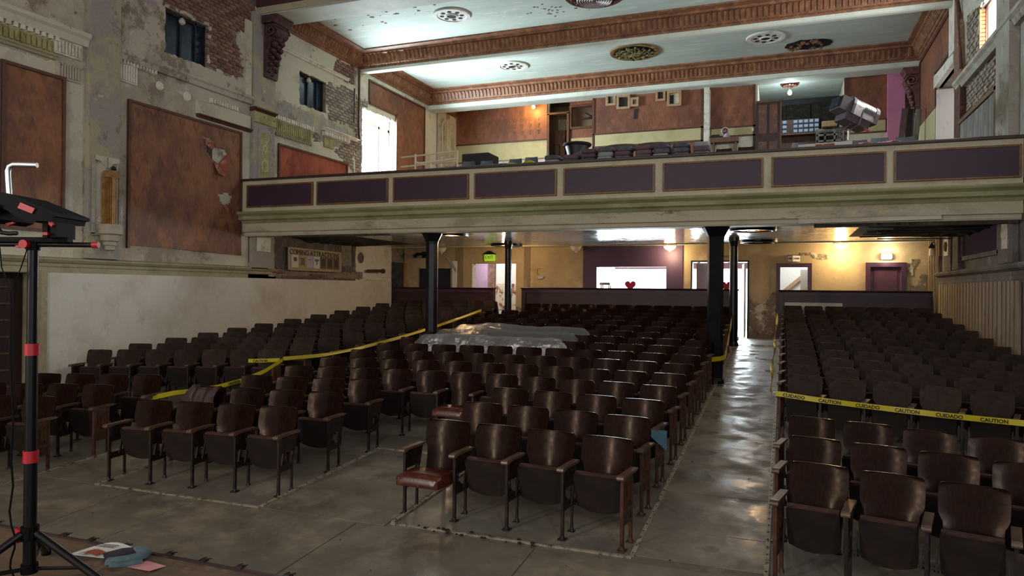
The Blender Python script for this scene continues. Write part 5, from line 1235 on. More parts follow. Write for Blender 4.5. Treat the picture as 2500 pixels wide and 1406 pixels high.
# ---- fittings below the balcony
ZC = 3.40
def amber_rose(x, y, r, label, lit):
    t = empty('ceiling_rosette', (x, y, ZC), label=label, cat='rosette')
    m = MB(); ring_mesh(m, (x, y, ZC), r * .78, r, .06, 32); m.build('rim', M['iron_black'], t, smooth=35)
    m = MB(); m.lathe((x, y, ZC), [(r * .8, 0), (r * .8, -.015), (.001, -.015), (.001, 0)], 24); m.build('backing', M['hole_shade'], t)
    for k in range(6):
        a = 2 * math.pi * k / 6 + .3; m = MB(); cx, cy = x + r * .52 * math.cos(a), y + r * .52 * math.sin(a)
        m.lathe((cx, cy, ZC), [(r * .19, -.012), (r * .17, -.03), (.001, -.034)], 10); m.build('glass_insert', M['amber_glass'] if lit or k % 3 == 0 else M['glass_dark'], t, smooth=True)
    m = MB(); m.lathe((x, y, ZC), [(r * .26, -.01), (r * .22, -.05), (.001, -.055)], 14); m.build('boss', M['iron_black'], t, smooth=True)
    if lit: plamp('bulb_light', (x, y, ZC - .16), lit, (1, .66, .34), .12)
amber_rose(-.62, 15.25, .46, 'dark ceiling rosette with glowing amber inserts beside the thick column', 25); amber_rose(-.62, 18.85, .46, 'dark ceiling rosette above the end of the open aisle', False)
amber_rose(-7.25, 15.05, .40, 'dark ceiling rosette with amber inserts by the thick column over the taped aisle', 55); amber_rose(-7.35, 18.85, .45, 'dark ceiling rosette with amber inserts near the green exit sign', 55)
def dome(x, y, r, label, lit, power=0):
    t = empty('ceiling_lamp', (x, y, ZC), label=label, cat='lamp', group='round ceiling lamps under the balcony')
    m = MB(); m.lathe((x, y, ZC), [(r * 1.12, 0), (r * 1.12, -.02), (r * .98, -.045), (r * .9, -.045)], 24); m.build('canopy', M['plaster_white'], t, smooth=35)
    m = MB(); m.lathe((x, y, ZC), [(r * .98, -.04), (r * .92, -.08), (r * .70, -.12), (r * .35, -.15), (.03, -.16), (.03, -.185), (.001, -.19)], 24); m.build('bowl', M['lamp_dome'] if lit else M['plaster_white'], t, smooth=True)
    if lit: plamp('bulb_light', (x, y - .02, ZC - .26), power, (1, .72, .38), .12)
dome(-2.98, 20.05, .17, 'lit bowl ceiling lamp over the purple painted bay', True, 50); dome(1.32, 20.0, .17, 'lit bowl ceiling lamp near the panelled wine door', True, 60); dome(-5.68, 20.1, .15, 'unlit bowl ceiling lamp with a broken glass', False); dome(-10.0, 20.05, .15, 'unlit bowl ceiling lamp above the curled paint', False)
# exit sign, door sign, emergency light
t = empty('exit_sign', (-8.47, 20.30, 2.98), label='green lit exit sign above the doorway with the pink wall', cat='sign')
m = MB(); m.bbox(-8.63, -8.31, 20.26, 20.36, 2.99, 3.19, .01); m.build('face', M['exit_glow'], t); m = MB(); m.box(-8.65, -8.29, 20.24, 20.38, 3.19, 3.23); m.prism([(-8.62, 3.23), (-8.32, 3.23), (-8.40, 3.28), (-8.47, 3.31), (-8.54, 3.28)], 'y', 20.26, 20.36); m.build('cover', M['iron_black'], t); m = MB(); m.box(-8.5, -8.44, 20.34, 20.41, 3.2, 3.26); m.build('bracket', M['iron_black'], t)
text('lettering', 'EXIT', M['ink_black'], t, frame_m((-8.47, 20.258, 3.10), (1, 0, 0), (0, 0, 1)), .135)
t = empty('door_sign', (.22, 20.30, 2.92), label='small white folded sign above the purple framed doorway', cat='sign')
m = MB(); m.prism([(.07, 20.39), (.19, 20.24), (.37, 20.39)], 'z', 2.93, 3.09); m.build('body', M['paper_white'], t)
v = Vector((.18, .15, 0)); text('lettering', 'LADIES', M['ink_black'], t, frame_m((.282, 20.308, 3.01), (.18, .15, 0), (0, 0, 1)), .062); text('lettering', 'LADIES', M['ink_black'], t, frame_m((.128, 20.312, 3.01), (.12, -.15, 0), (0, 0, 1)), .048)
m = MB(); m.box(.06, .38, 20.37, 20.40, 3.09, 3.11); m.build('cap', M['iron_black'], t)
t = empty('emergency_light', (2.40, 20.33, 2.95), label='twin emergency lamp shining above the wine coloured door', cat='lamp')
m = MB(); m.bbox(2.28, 2.52, 20.34, 20.41, 2.97, 3.13, .01); m.build('case', M['plaster_white'], t)
for x in (2.33, 2.47):
    m = MB(); m.bbox(x - .05, x + .05, 20.28, 20.34, 3.0, 3.10, .012); m.build('lamp_head', M['emergency_glow'], t)
plamp('bulb_light', (2.40, 20.18, 3.06), 24, (1, .86, .6), .06)
t = empty('wall_lantern', (XR - .12, 19.5, 2.98), label='small lantern hanging on the bare studs over the dark opening', cat='lantern'); m = MB(); m.lathe((XR - .12, 19.5, 3.0), [(.03, .0), (.06, .03), (.05, .18), (.03, .2)], 10); m.build('glass', M['lobby_white'], t, smooth=True); m = MB(); m.lathe((XR - .12, 19.5, 3.2), [(.05, 0), (.08, .02), (.03, .10), (.01, .12)], 10); m.build('cap', M['iron_black'], t); m = MB(); m.tube([(XR - .12, 19.5, 3.32), (XR - .05, 19.5, 3.36), (XR, 19.5, 3.3)], .012, 5); m.build('bracket', M['iron_black'], t)
t = empty('wall_spotlight', (-10.75, 20.2, 3.12), label='black spotlight fixture over the dark corner doorway', cat='spotlight'); m = MB(); m.box(-10.95, -10.55, 20.15, 20.25, 3.18, 3.26); m.box(-10.78, -10.72, 20.25, 20.41, 3.1, 3.3); m.build('bar', M['iron_black'], t)
for x in (-10.93, -10.58): m = MB(); m.cyl((x, 20.2, 3.22), (x + .03, 20.02, 3.14), .05, .06, n=10); m.build('can', M['iron_black'], t)
t = empty('wall_spotlight', (-1.75, 20.2, 3.05), label='small black spotlight fixture above the open lit exit doors', cat='spotlight'); m = MB(); m.cyl((-1.86, 20.25, 3.1), (-1.62, 20.22, 3.1), .035, .05, n=10); m.build('can', M['iron_black'], t); m = MB(); m.box(-1.78, -1.72, 20.25, 20.41, 3.06, 3.12); m.build('bracket', M['iron_black'], t)
t = empty('wall_plaque', (-6.85, 20.36, 2.42), label='small grey oval speaker plate with wire on the beige wall', cat='plate'); m = MB(); m.prism([(-6.85 + .12 * math.cos(a + .3) , 2.50 + .05 * math.sin(a) + .03 * math.cos(a)) for a in [6.283 * i / 14 for i in range(14)]], 'y', 20.36, 20.40); m.build('plate', M['spot_silver'], t); m = MB(); m.tube([(-6.88, 20.385, 2.55), (-6.95, 20.385, 2.60), (-6.95, 20.385, 2.75), (-6.85, 20.385, 2.76)], .008, 5); m.build('wire', M['batten_tan'], t)
# poster board
t = empty('poster_board', (-11.47, 15.6, 2.54), label='coming attractions poster board hanging crooked on the damaged wall', cat='sign board')
a = Vector((-11.44, 14.51, 2.54)); e1 = Vector((0, 2.21, .0)); e2 = Vector((0, 0, .57)); skew = lambda u, v: Vector((-11.44, 14.51 + 2.21 * u + .02 * (1 - v), 2.55 + .57 * v - .025 * u * v))
m = MB(); m.sheet(lambda u, v: skew(u, v), 1, 1, (.025, 0, 0)); m.build('board', M['board_sign'], t)
m = MB()
for u0, u1, v0, v1 in ((-.005, 1.005, 0, .03), (-.005, 1.005, .97, 1), (-.005, .01, 0, 1), (.99, 1.005, 0, 1)): m.sheet(lambda u, v, a=u0, b=u1, c=v0, d=v1: skew(a + (b - a) * u, c + (d - c) * v) + Vector((.025, 0, 0)), 1, 1, (.012, 0, 0))
m.build('board_frame', M['beam_cream'], t)
text('lettering', 'COMING ATTRACTIONS', M['ink_black'], t, frame_m((-11.41, 15.60, 2.99), (0, 1, -.012), (0, 0, 1)), .185, sx=1.03)
pk = ['paper_white', 'paper_yellow', 'paper_lilac', 'paper_white', 'paper_brown', 'paper_brown', 'paper_brown']; ik = ['paper_brown', 'wood_dark', 'paper_teal', 'paper_teal', 'paper_dark', 'paper_dark', 'paper_dark']
for k in range(7):
    u0 = .055 + .132 * k; u1 = u0 + .115; m = MB(); m.sheet(lambda u, v: skew(u0 + (u1 - u0) * u, .13 + .55 * v) + Vector((.026, 0, 0)), 1, 1, (.006, 0, 0)); p = m.build('poster', M[pk[k]], t)
    m = MB(); iu0, iu1 = u0 + .03, u1 - .03
    if k == 3: m.sheet(lambda u, v: skew(iu0 - .012 + (iu1 - iu0 + .024) * (u if v > .5 else .5 + (u - .5) * .15), .28 + .28 * v) + Vector((.033, 0, 0)), 4, 4, (.004, 0, 0))
    elif k == 0: m.sheet(lambda u, v: skew(iu0 + (iu1 - iu0) * u, .40 + .18 * v) + Vector((.033, 0, 0)), 1, 1, (.004, 0, 0))
    else: m.sheet(lambda u, v: skew(iu0 - .01 + (iu1 - iu0 + .02) * u, .24 + .34 * v if k != 2 else .5 + .03 * v) + Vector((.033, 0, 0)), 1, 1, (.004, 0, 0))
    m.build('picture', M[ik[k]], t)
# pipes with capped ends left on the damaged wall
m = MB(); m.tube([(-11.40, 18.05, 2.62), (-11.34, 18.4, 2.64), (-11.30, 18.75, 2.64)], .045, 8); m.cyl((-11.30, 18.73, 2.64), (-11.30, 18.80, 2.64), .07, n=10); tag(rebase(m.build('pipe_stub', M['pipe_rust'])), 'rusty pipe stub sticking out of the damaged side wall', 'pipe')
# ------------------------------------------------------------------ caution tape
def tape(path, label, wd=.062, tw=0.0, words=None, hang=None):
    P = [Vector(p) for p in path]; fine = []
    for a, b in zip(P, P[1:]):
        for k in range(6): fine.append(a.lerp(b, k / 6))
    fine.append(P[-1]); n = len(fine) - 1
    cum = [0]
    for a, b in zip(fine, fine[1:]): cum.append(cum[-1] + (b - a).length)
    def at(u):
        f = u * cum[-1]; i = 0
        while i < n - 1 and cum[i + 1] < f: i += 1
        return fine[i].lerp(fine[i + 1], (f - cum[i]) / max(1e-6, cum[i + 1] - cum[i]))
    def fn(u, v):
        p = at(u); d = (at(min(1, u + .01)) - at(max(0, u - .01))).normalized(); side = d.cross(Vector((0, 0, 1))).normalized(); a = tw + .35 * math.sin(u * 19 + path[0][1]) * (1 if words is None else .25)
        ax = Vector((0, 0, 1)) * math.cos(a) + side * math.sin(a); return p + ax * (v - .5) * wd
    t = empty('caution_tape', P[0], label=label, cat='tape')
    d0 = (P[-1] - P[0]).normalized().cross(Vector((0, 0, 1))).normalized()
    m = MB(); m.sheet(fn, n, 1, tuple(d0 * .0015)); m.build('ribbon', M['tape_yellow'], t, smooth=60)
    if words:
        for k, (u, wd_) in enumerate(words):
            c = fn(u, .42); xa = (at(min(1, u + .02)) - at(max(0, u - .02))).normalized(); 
            if xa.dot(r2) < 0: xa = -xa
            ya = (fn(u, 1) - fn(u, 0)).normalized(); nn = xa.cross(ya)
            if nn.dot(fw) > 0: nn = -nn
            text('lettering', wd_, M['ink_black'], t, frame_m(c + nn * .004, xa, ya - xa * ya.dot(xa)), .055, .001, bold=.0016)
    return t
tape([(-.10, 9.44, .87), (.36, 9.34, .835), (.83, 9.22, .815), (1.22, 9.10, .805), (1.61, 8.96, .80), (2.0, 8.82, .80), (2.32, 8.69, .805), (2.9, 8.42, .82), (3.3, 8.2, .84)], 'yellow caution tape stretched before the dusty row beside the batten wall',
     words=[(.06 + .112 * k, 'CAUTION' if k % 2 else 'CUIDADO') for k in range(8)])
tape([(-7.74, 18.0, 1.55), (-7.74, 16.6, 1.38), (-7.74, 15.1, 1.21), (-7.74, 13.5, 1.06), (-7.74, 12.0, .95), (-7.74, 10.8, .91), (-7.75, 9.75, .94)], 'yellow caution tape running along the aisle arms up to the partition', tw=.4)
tape([(-7.76, 9.75, .92), (-7.75, 9.3, .78), (-7.76, 8.9, .70), (-7.75, 8.3, .655), (-7.74, 7.86, .655), (-7.76, 7.5, .67), (-7.83, 7.2, .64), (-7.83, 7.05, .57)], 'yellow caution tape sagging across the gap between the aisle seats', words=[(.42, 'CAUTION'), (.70, 'CAUTION')])
tape([(-7.80, 9.72, .92), (-7.95, 9.52, .92), (-8.22, 9.46, .91)], 'short yellow caution tape knotted round an aisle armrest', words=[(.6, 'CAUTION')])
tape([(-.16, 18.75, 1.57), (-.18, 16.6, 1.26), (-.17, 14.6, 1.08), (-.175, 12.0, .93), (-.15, 9.46, .87)], 'yellow caution tape hanging along the open aisle from the purple partition', wd=.08, tw=.35)
tape([(-1.16, 17.62, 1.50), (-1.10, 16.0, 1.20), (-1.04, 14.4, 1.00), (-.99, 13.35, .95), (-1.03, 13.13, .94), (-1.16, 13.04, .93), (-1.32, 12.8, .90)], 'yellow caution tape wrapped round the thick column by the open aisle', wd=.08, tw=.2, words=[(.3, 'CAUTION'), (.6, 'CUIDADO')])
# ------------------------------------------------------------------ plastic sheet over seat backs
def psheet(u, v):
    x = -6.55 + 2.95 * u; rows = []
    for r in (7, 8, 9):
        b = 5.95 + .84 * r; rows.append(ycurve(b, x) + .36)
    ya, yb = rows[0] - .10, rows[2] + .16 - .5 * (abs(u - .28) > .30) * 0; y = ya + (yb - ya) * v
    z = None
    for a, b in zip(rows, rows[1:]):
        if a <= y <= b: s = (y - a) / (b - a); z = zf(a) + .845 + (zf(b) - zf(a)) * s - .13 * math.sin(math.pi * s)
    if z is None: z = zf(y) + .845 - (3.2 * (rows[0] - y) if y < rows[0] else 2.4 * (y - rows[2]))
    edge = max(0, abs(2 * u - 1) - .9) * 2.4; hump = .10 * math.exp(-((u - .30) / .16) ** 2) * math.sin(math.pi * v) ** .6
    return (x + .03 * mnoise.noise((u * 9, v * 9, 1)), y + .03 * mnoise.noise((u * 9, v * 9, 4)), z - edge * .5 + hump + .022 * mnoise.noise((u * 14, v * 14, 2)) + .02)
m = MB(); m.sheet(psheet, 44, 30, (0, 0, .003)); tag(rebase(m.build('plastic_sheet', M['plastic_sheet'], smooth=60)), 'clear plastic sheet draped over seat backs behind the thick column', 'plastic sheet')
# coat hung over a seat of the second row
m = MB(); cx, cy = -6.86 + .525 * .5, ycurve(6.79, -6.6)
m.sheet(lambda u, v: (cx - .02 + .40 * (u - .5) + .03 * math.sin(v * 7), cy + .30 - .10 * math.sin(math.pi * v) - .035 * math.sin(u * 15 + v * 3) - .03, zf(cy) + .42 + .45 * v - .03 * math.sin(u * 3.1)), 14, 10, (0, -.02, 0)); tag(rebase(m.build('jacket', M['bag_brown'], smooth=60)), 'dark brown crumpled jacket hung over an aisle seat', 'jacket')
m = MB(); cx2, cy2 = -1.22, ycurve(7.63, -1.22); z2 = zf(cy2); m.sheet(lambda u, v: (cx2 - .05 + .16 * u, cy2 - .065 - .02 * v, z2 + .60 - .20 * v * (.35 + .65 * u)), 4, 4, (0, .004, 0)); tag(rebase(m.build('tape_scrap', M['paper_teal'])), 'teal scrap of cloth hanging from an aisle armrest', 'cloth')

# ------------------------------------------------------------------ balcony contents
def bstep(y): return 3.98 + .195 * max(0, int((y - 13.1) / .87))
def balc_seat(x, y, zt, key, label, rz=0):
    zb = bstep(y); t = empty('gallery_seat', (x, y, zb), rz, label, 'seat', 'seats of the gallery')
    h = zt - zb; K = MB()
    def fn(u, v):
        s = 2 * u - 1; w_ = .155 * (1 if v < .8 else 1 - .12 * (v - .8) / .2); return (s * w_, .20 + .06 * v + .03 * (1 - s * s), h - .40 + .40 * v)
    K.sheet(fn, 6, 5, (0, .018, 0)); o = put('backrest', K.mesh('backrest', M[key], smooth=50), t)
    K = MB(); K.sheet(lambda u, v: (.29 * (u - .5), .10 - .05 * v, h - .62 + .32 * v), 2, 2, (0, .05, 0)); put('seat', K.mesh('seat', M['seat_pan']), t)
    for s in (-1, 1):
        K = MB(); K.box(s * .163 - .010, s * .163 + .010, 0, .03, 0, h - .25); K.box(s * .163 - .010, s * .163 + .010, .2, .23, 0, h - .2); K.box(s * .163 - .010, s * .163 + .010, -.03, .25, h - .25, h - .22); put('side_frame', K.mesh('side_frame', M['cast_iron']), t)
bs = [(-6.78, 13.75, 4.78), (-6.43, 13.76, 4.775), (-6.08, 13.77, 4.775), (-5.73, 13.78, 4.785), (-5.45, 13.80, 4.79)]
for i, (x, y, z) in enumerate(bs): balc_seat(x - .05 * 0, y, z, 'balcony_seat', 'blue lit grey balcony seat behind the rail, %s from the pipe railing' % ORD[i])
for i, (x, y, z) in enumerate([(-6.75, 14.62, 5.03), (-6.3, 14.62, 5.02), (-5.62, 14.65, 5.03), (-5.25, 14.66, 5.05)]): balc_seat(x, y, z, 'balcony_seat', 'grey balcony seat in the second balcony row, %s from the pipe railing' % ORD[i])
for i, (x, y, z) in enumerate([(-1.10, 13.85, 4.83), (-.70, 13.85, 4.84)]): balc_seat(x, y, z, 'seat_dusty', 'dark balcony seat by the leaning door, %s from the pile of cushions' % ORD[i])
for i, (x, y, z) in enumerate([(1.22, 14.0, 4.87), (1.56, 14.0, 4.89), (1.95, 14.0, 4.88), (.25, 14.65, 5.02)]): balc_seat(x, y, z, 'balcony_seat', 'dark grey balcony seat near the pink pillar, %s from the film projector lamp' % ORD[i])
# loose seat cushions piled on a plank behind the rail
pl = MB(); pl.box(-4.6, -1.2, 13.20, 13.75, 4.50, 4.56); pk_ = tag(rebase(pl.build('plank_shelf', M['wood_brown'])), 'long plank behind the balcony rail carrying the pile of cushions', 'plank')
def cushion_mesh(w_, d_, h_, key):
    m = MB()
    def pt(a, b, s): return (w_ / 2 * math.copysign(min(1, abs(math.cos(a)) ** .35), math.cos(a)) * s, d_ / 2 * math.copysign(min(1, abs(math.sin(a)) ** .35), math.sin(a)) * s, b)
    n = 20; prof = [(.90, 0), (.985, h_ * .18), (1.0, h_ * .5), (.985, h_ * .82), (.90, h_)]
    vs_ = [pt(2 * math.pi * i / n, z, s) for s, z in prof for i in range(n)] + [(0, 0, -.004), (0, 0, h_ + .012)]; fs = []
    for k in range(len(prof) - 1):
        for i in range(n): fs.append((k * n + i, k * n + (i + 1) % n, (k + 1) * n + (i + 1) % n, (k + 1) * n + i))
    for i in range(n): fs.append((len(vs_) - 2, (i + 1) % n, i)); fs.append((len(vs_) - 1, 4 * n + i, 4 * n + (i + 1) % n))
    m.add(vs_, fs); return m.mesh('cushion', M[key], smooth=60)
CG, CM, CPl = cushion_mesh(.30, .36, .085, 'cushion_grey'), cushion_mesh(.30, .36, .08, 'cushion_mauve'), cushion_mesh(.30, .36, .085, 'cushion_pale')
piles = [(-4.25, [CPl, CG]), (-3.87, [CM, CM]), (-3.53, [CM, CM, CM]), (-3.20, [CPl, CPl, CG]), (-2.85, [CG, CM, CG]), (-2.48, [CG, CM, CM]), (-2.15, [CPl, CG, CG]), (-1.80, [CG, CG, CG]), (-1.44, [CG, CM, CPl])]
wl_ = ['bottom', 'second', 'third']
for k, (x, st_) in enumerate(piles):
    z = 4.56
    for j, me in enumerate(st_):
        o = put('seat_cushion', me, None, (x + random.uniform(-.015, .015), 13.40 + random.uniform(-.02, .02), z), (0, 0, random.uniform(-.08, .08))); z += .089 if me is not CM else .084
        colr = {CG: 'grey', CM: 'mauve brown', CPl: 'pale grey'}[me]
        tag(o, '%s seat cushion, %s from below, %s pile from the round tub' % (colr, wl_[j], ORD[k]), 'cushion', 'cushions piled behind the balcony rail')
# long bolsters across the piles
for x0, x1, z0, z1, lab in ((-3.95, -3.35, 4.78, 4.88, 'long dark bolster leaning across mauve cushions beside the round tub'), (-3.28, -2.68, 4.90, 4.90, 'long dark bolster lying flat over grey cushions'), (-2.62, -2.02, 4.90, 4.89, 'long dark bolster lying beside the last pale cushions')):
    m = MB(); L_ = x1 - x0; m.sheet(lambda u, v: (x0 + L_ * u, 13.66 + .07 * math.cos(math.pi * v) * 1.0, z0 + .0 + (z1 - z0) * u + .05 * math.sin(math.pi * v) * math.sin(math.pi * u) ** .3), 12, 8, (0, 0, -.09)); tag(rebase(m.build('bolster', M['cushion_mauve'], smooth=60)), lab, 'bolster')
m = MB(); m.bbox(-2.13, -1.87, 13.95, 14.25, 4.2, 4.90, .03); tag(rebase(m.build('upholstered_block', M['cushion_grey'])), 'tall dark upholstered block standing behind the cushion pile', 'block')
# round tub, flat black tray, coiled tape
t = empty('round_tub', (-4.40, 15.6, bstep(15.6)), label='round dark tub standing on the balcony behind the cushions', cat='tub'); zt = 5.40; m = MB(); m.lathe((-4.40, 15.6, 0), [(.20, bstep(15.6)), (.22, zt - .22), (.27, zt - .05), (.27, zt - .03)], 24); m.build('body', M['tray_black'], t, smooth=40); m = MB(); m.lathe((-4.40, 15.6, zt - .04), [(.31, 0), (.33, .03), (.31, .06), (.10, .08), (.001, .08)], 24); m.build('lid', M['wood_dark'], t, smooth=40)
m = MB(); m.bbox(-7.25, -6.55, 15.6, 16.2, bstep(16), 5.36, .02); tag(rebase(m.build('black_case', M['tray_black'])), 'flat black case lying near the corner of the balcony', 'case')
t = empty('tape_coil', (-4.85, 13.75, 4.5), label='coil of yellow caution tape lying behind the balcony rail', cat='tape'); m = MB()
for k in range(5): m.tube([(-4.90 + (.17 - .012 * k) * math.cos(a), 13.75 + .10 * math.sin(a), 4.66 + .012 * k + .02 * math.sin(a * 2 + k)) for a in [6.283 * i / 20 for i in range(20)]], .012, 5, True)
m.tube([(-5.08, 13.75, 4.68), (-5.25, 13.7, 4.70), (-5.36, 13.7, 4.70)], .02, 5); m.build('loops', M['tape_yellow'], t); m = MB(); m.box(-5.35, -4.65, 13.6, 13.9, 3.985, 4.645); m.build('stand', M['tray_black'], t)
# pipe railing
t = empty('pipe_railing', (-7.0, 14.0, bstep(14)), label='cream pipe railing at the balcony steps', cat='railing'); zb = bstep(14)
for x, y, z in ((-7.42, 13.6, 5.0), (-6.62, 14.0, 5.10), (-7.05, 13.6, 4.78)):
    m = MB(); m.cyl((x, y, bstep(y)), (x, y, z), .022, n=8); m.build('post', M['pipe_cream'], t)
for a, b in (((-8.0, 14.0, 5.03), (-6.62, 14.0, 5.09)), ((-8.0, 14.0, 4.82), (-6.62, 14.0, 4.88)), ((-7.42, 13.6, 4.80), (-6.60, 13.95, 4.92)), ((-7.42, 13.6, 4.83), (-7.05, 13.6, 4.72))):
    m = MB(); m.cyl(a, b, .02, n=8); m.build('bar', M['pipe_cream'], t)
# projection ports: framed openings of different sizes
ports = [(-5.36, -5.03, 7.97, 8.38, 'narrow framed port at the far end of the projection wall', 'hole_grey'), (-5.01, -4.58, 7.83, 8.28, 'large framed port with a dark pane on the projection wall', 'ink_black'), (-4.57, -4.31, 7.88, 8.17, 'small framed port with a grey pane beside the large one', 'cushion_pale'), (-3.79, -3.48, 7.98, 8.37, 'upright framed port with a dark slatted pane', 'wood_dark'), (-3.44, -3.00, 7.79, 8.27, 'large framed port with a torn yellowish sheet', 'plaster_cream')]
for x0, x1, z0, z1, lab, key in ports:
    t = empty('projection_port', ((x0 + x1) / 2, 22.33, z0), label=lab, cat='frame', group='framed ports of the projection wall')
    for a, b, c, d in ((x0, x0 + .075, z0, z1), (x1 - .075, x1, z0, z1), (x0 + .075, x1 - .075, z0, z0 + .075), (x0 + .075, x1 - .075, z1 - .075, z1)): m = MB(); m.bbox(a, b, 22.25, 22.35, c, d, .008); m.build('frame_bar', M['wood_pale'], t)
    m = MB(); m.box(x0 + .07, x1 - .07, 22.325, 22.345, z0 + .07, z1 - .07); m.build('pane', M[key], t)
    m = MB(); m.box(x0 + .09, (x0 + x1) / 2 - .02, 22.31, 22.325, z0 + .09, z1 - .12); m.build('inner_leaf', M['ink_black'], t)
m = MB(); m.obox((-4.42, 22.33, 7.66), .10, .01, .32, (0, .08, 0)); m.build('burn_stain', M['ink_black'], br)
# leaning panelled door
t = empty('loose_door', (-.50, 22.2, bstep(22.2)), label='dark brown four panel door leaning beside the recess', cat='door'); m = MB(); m.box(-.84, -.16, 22.20, 22.24, bstep(22.2), 7.70); m.build('leaf', M['wood_dark'], t)
for a, b in ((-.76, -.53), (-.46, -.24)):
    for c, d in ((6.75, 7.60), (5.98, 6.52)): m = MB(); m.bbox(a, b, 22.185, 22.205, c, d, .008); m.build('door_panel', M['corbel_brown'], t)
m = MB(); m.box(-.84, -.16, 22.17, 22.21, 7.66, 7.72); m.box(-.17, -.13, 22.19, 22.24, bstep(22.2), 7.72); m.build('edge_strip', M['wood_brown'], t)
# shelf of film reels in boxes
t = empty('reel_rack', (.4, 24.6, 5.93), label='rack of film cans and blue boxes in the balcony recess', cat='rack'); m = MB()
m.box(-.75, .98, 24.5, 24.9, 7.14, 7.18); m.box(-.75, .98, 24.85, 24.9, 5.93, 7.7); m.box(-.75, -.70, 24.5, 24.9, 5.93, 7.18); m.box(.93, .98, 24.5, 24.9, 5.93, 7.18); m.build('shelf_frame', M['wood_brown'], t)
for (x0, nx_) in ((-.28, 2), (.20, 5)):
    for i in range(nx_):
        for j in range(3 if i not in (0, nx_ - 1) or nx_ < 3 else 3):
            xx = x0 + i * .155; zz = 7.183 + j * .148; e = empty('film_can', (xx + .07, 24.6, zz), label='white film can in blue box, %s column, %s layer of the %s stack' % (ORD[i], ORD[j], 'narrow' if nx_ == 2 else 'wide'), cat='film can', group='film cans in the balcony recess')
            m = MB(); m.bbox(xx, xx + .148, 24.52, 24.75, zz, zz + .143, .006); m.build('box', M['reel_blue'], e); m = MB(); m.bbox(xx + .02, xx + .13, 24.49, 24.53, zz + .025, zz + .12, .01); m.build('can', M['reel_white'], e)
# rewind bench
t = empty('rewind_bench', (1.2, 23.5, 5.93), label='old wooden rewind bench with open slots in the recess', cat='bench'); m = MB(); m.obox((1.2, 23.5, 7.0), .75, .4, .06, (.35, 0, 0)); m.build('sloping_top', M['board_grey'], t)
for z in (6.62, 6.8): m = MB(); m.box(.85, 1.55, 23.3, 23.34, z, z + .06); m.build('slat', M['board_grey'], t)
for x in (.84, 1.06, 1.32, 1.52): m = MB(); m.box(x, x + .05, 23.3, 23.7, 5.93, 7.0); m.build('leg', M['board_grey'], t)
m = MB(); m.bbox(1.0, 1.42, 23.4, 23.7, 7.10, 7.27, .01); tag(rebase(m.build('carton', M['wood_pale'])), 'brown carton standing on the rewind bench', 'carton')
# pieces of board along the rail
t = empty('painted_board', (.6, 13.35, 4.3), label='white printed board lying behind the rail below the big lamp', cat='board'); m = MB(); m.obox((.62, 13.35, 4.58), .85, .03, .20, (.12, -.02, 0)); m.build('board', M['paper_white'], t); m = MB(); m.obox((.62, 13.33, 4.60), .30, .012, .12, (.12, -.02, 0)); m.build('printed_field', M['torn_paper'], t); m = MB(); m.box(.2, 1.05, 13.3, 13.42, 3.98, 4.49); m.build('prop', M['wood_brown'], t)
m = MB(); m.sheet(lambda u, v: (1.15 + .62 * u, 13.3 + .25 * v, 4.62 + .03 * math.sin(9 * u + 3 * v) + .03 * v), 10, 4, (0, 0, -.01)); m.box(1.15, 1.77, 13.3, 13.5, 3.98, 4.58); tag(rebase(m.build('plastic_wrap', M['paper_pink'])), 'crumpled pink plastic lying behind the balcony rail', 'plastic')
for i, (x, key, lab) in enumerate(((2.70, 'cushion_mauve', 'mauve framed panel leaning in the corner by the carved corbel'), (2.86, 'ink_black', 'black framed panel leaning in the corner by the carved corbel'), (3.06, 'board_grey', 'pale narrow board leaning in the corner by the carved corbel'))):
    m = MB(); m.obox((x + .10, 20.9 + .10 * i, 6.35), .13, .04, 1.10, (0, .10, .1)); tag(rebase(m.build('leaning_panel', M[key])), lab, 'panel')
# shelf with a small doll
t = empty('wall_shelf', (-1.75, 22.2, 6.40), label='brown shelf under the red bay of the balcony', cat='shelf'); m = MB(); m.box(-2.12, -1.32, 22.05, 22.37, 6.56, 6.70); m.build('board', M['wood_brown'], t); m = MB(); m.box(-2.05, -2.0, 22.1, 22.37, 5.9, 6.56); m.box(-1.42, -1.37, 22.1, 22.37, 5.9, 6.56); m.build('bracket', M['wood_brown'], t)
t = empty('doll', (-1.68, 22.18, 6.70), label='small doll with dark hair and purple dress on the shelf', cat='doll')
m = MB(); m.lathe((-1.66, 22.18, 6.70), [(.11, 0), (.10, .04), (.045, .12), (.03, .14)], 12); m.build('dress', M['lobby_pink'], t, smooth=True); m = MB(); m.lathe((-1.68, 22.16, 6.90), [(.001, -.055), (.04, -.04), (.055, 0), (.04, .045), (.001, .06)], 12); m.build('head', M['torn_paper'], t, smooth=True); m = MB(); m.lathe((-1.70, 22.19, 6.91), [(.03, -.10), (.065, -.05), (.075, .02), (.05, .07), (.001, .08)], 12); m.build('hair', M['wood_dark'], t, smooth=True); m = MB(); m.tube([(-1.70 + .10 * math.cos(a), 22.24, 6.91 + .11 * math.sin(a)) for a in [6.283 * i / 20 for i in range(20)]], .014, 5, True); m.build('halo', M['paper_white'], t)
m = MB(); m.bbox(-2.10, -1.85, 22.10, 22.30, 6.70, 6.80, .03); tag(rebase(m.build('black_bundle', M['ink_black'])), 'black bundle lying on the shelf beside the doll', 'bundle')
